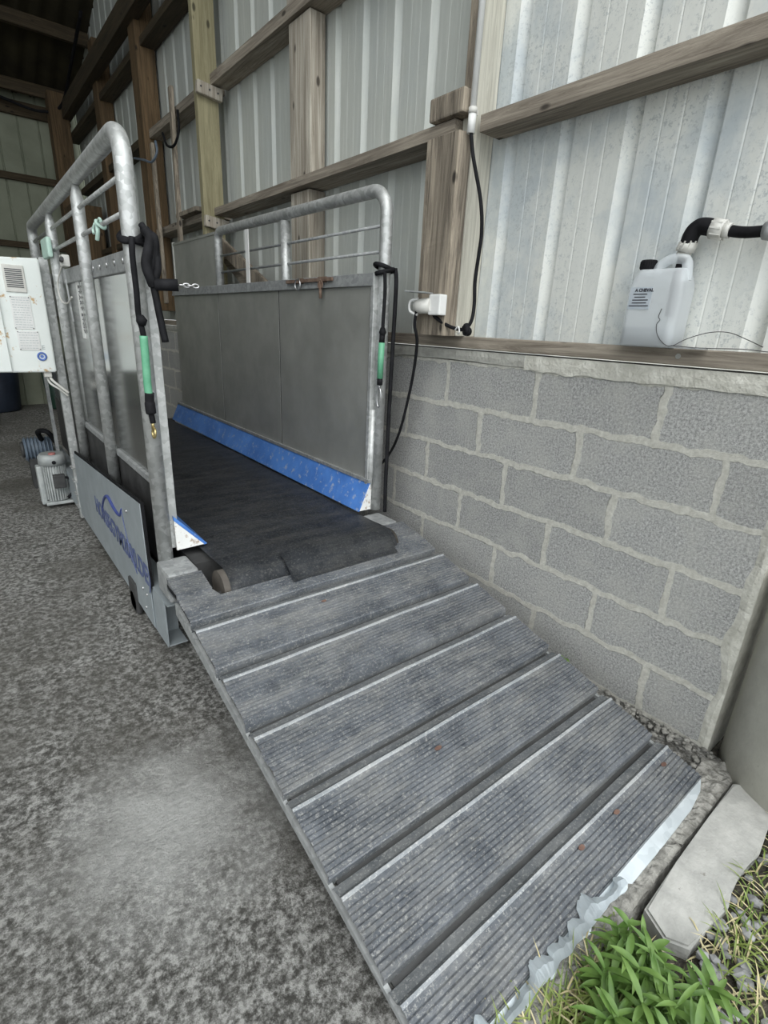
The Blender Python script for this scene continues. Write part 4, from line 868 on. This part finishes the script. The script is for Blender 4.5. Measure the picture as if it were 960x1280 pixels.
# ================================================================== PLANTS
def leaf(b, p, d, L, W, droop=.4, seg=5, mi=0):
    d = Vector(d).normalized(); side = d.cross(Vector((0, 0, 1)));
    if side.length < .1: side = Vector((1, 0, 0))
    side.normalize(); pts = []; c = Vector(p)
    for k in range(seg + 1):
        tt = k / seg; w_ = W * math.sin(PI * min(1, tt * .93 + .07)) ** .8 * (1 - .25 * tt)
        dd = (d + Vector((0, 0, -droop * tt * 1.6))).normalized()
        if k: c = c + dd * L / seg
        pts.append((b.bm.verts.new(c - side * w_ + Vector((0, 0, w_ * .35))), b.bm.verts.new(c), b.bm.verts.new(c + side * w_ + Vector((0, 0, w_ * .35)))))
    for a, e in zip(pts, pts[1:]):
        for q in range(2): f = b.bm.faces.new((a[q], a[q + 1], e[q + 1], e[q])); f.smooth = True; f.material_index = mi
weeds = [(-.93, .56, .14), (-1.01, .56, .13), (-.86, .68, .11), (-1.08, .70, .09), (-.86, .735, .105), (-.90, .70, .125), (-.95, .745, .105), (-.93, .655, .13), (-.99, .69, .115), (-.88, .64, .125), (-.97, .60, .13), (-1.04, .66, .11), (-.84, .59, .11), (-.90, .55, .12), (-1.08, .61, .11)]
for i, (x, y, h) in enumerate(weeds):
    t = thing('leafy_weed', (x, y, -.02), 'bushy green weed with lance shaped leaves beside the torn ramp edge', 'weed', 'green weeds beside the ramp foot')
    b = B(); lb = B()
    for s_ in range(3):
        a0 = rnd.uniform(0, 2 * PI); ln = rnd.uniform(.08, .35); dx, dy = ln * math.cos(a0) * h, ln * math.sin(a0) * h; hh = h * rnd.uniform(.75, 1.05)
        st_ = [(x, y, -.03), (x + dx * .5, y + dy * .5, hh * .5 - .02), (x + dx, y + dy, hh - .02)]
        b.tube(st_, [.003, .0025, .0018], 6)
        for k in range(7):
            f_ = .25 + .75 * k / 6; px = x + dx * f_; py = y + dy * f_; pz = hh * f_ - .02
            for q in range(2):
                a = a0 + k * 1.25 + q * PI + rnd.uniform(-.3, .3); el = rnd.uniform(.15, .7) + (.5 if k == 6 else 0)
                leaf(lb, (px, py, pz), (math.cos(a), math.sin(a), el), rnd.uniform(.042, .075) * (.75 + .3 * f_), rnd.uniform(.0055, .0095), rnd.uniform(.25, .6))
    obj('stem', b, 'leaf', t); obj('leaves', lb, 'leaf', t)
b = B()
def blade(x, y, z, L, mi, w_=.0022):
    a = rnd.uniform(0, 2 * PI); el = rnd.uniform(.5, 2.2); leaf(b, (x, y, z), (math.cos(a), math.sin(a), el), L, w_, rnd.uniform(.3, .9), 5, mi)
for k in range(2300):
    r = rnd.random()
    if r < .40: x, y = rnd.uniform(-.62, .1), rnd.uniform(.40, .655) - .02
    elif r < .68: x, y = rnd.uniform(-1.2, -.55), rnd.uniform(.35, .64)
    else: x, y = rnd.uniform(-1.25, -.80), rnd.uniform(.70, .81)
    if (x - .13) ** 2 + (y - .60) ** 2 < .29 ** 2: continue
    blade(x, y, -.02, rnd.uniform(.04, .12), 1 if rnd.random() < .35 else 0)
tag(obj('grass', b, ['grass', 'straw']), 'thin green and dry grass around the weeds and concrete block', 'grass', kind='stuff')
b = B()
for k in range(9): a = k * .7; leaf(b, (-.012, 1.455, .045), (-abs(math.cos(a)) - .1, math.sin(a), .5), .035, .010, .5)
t = tag(obj('wall_weed', b, 'leaf'), 'tiny green weed sprouting between ramp and block wall', 'weed')
b = B(); b.tube([(-.01, 1.455, -.01), (-.012, 1.455, .05)], .002, 6); LOC[t.name] = Vector((0, 0, 0)); obj('stem', b, 'leaf', t)
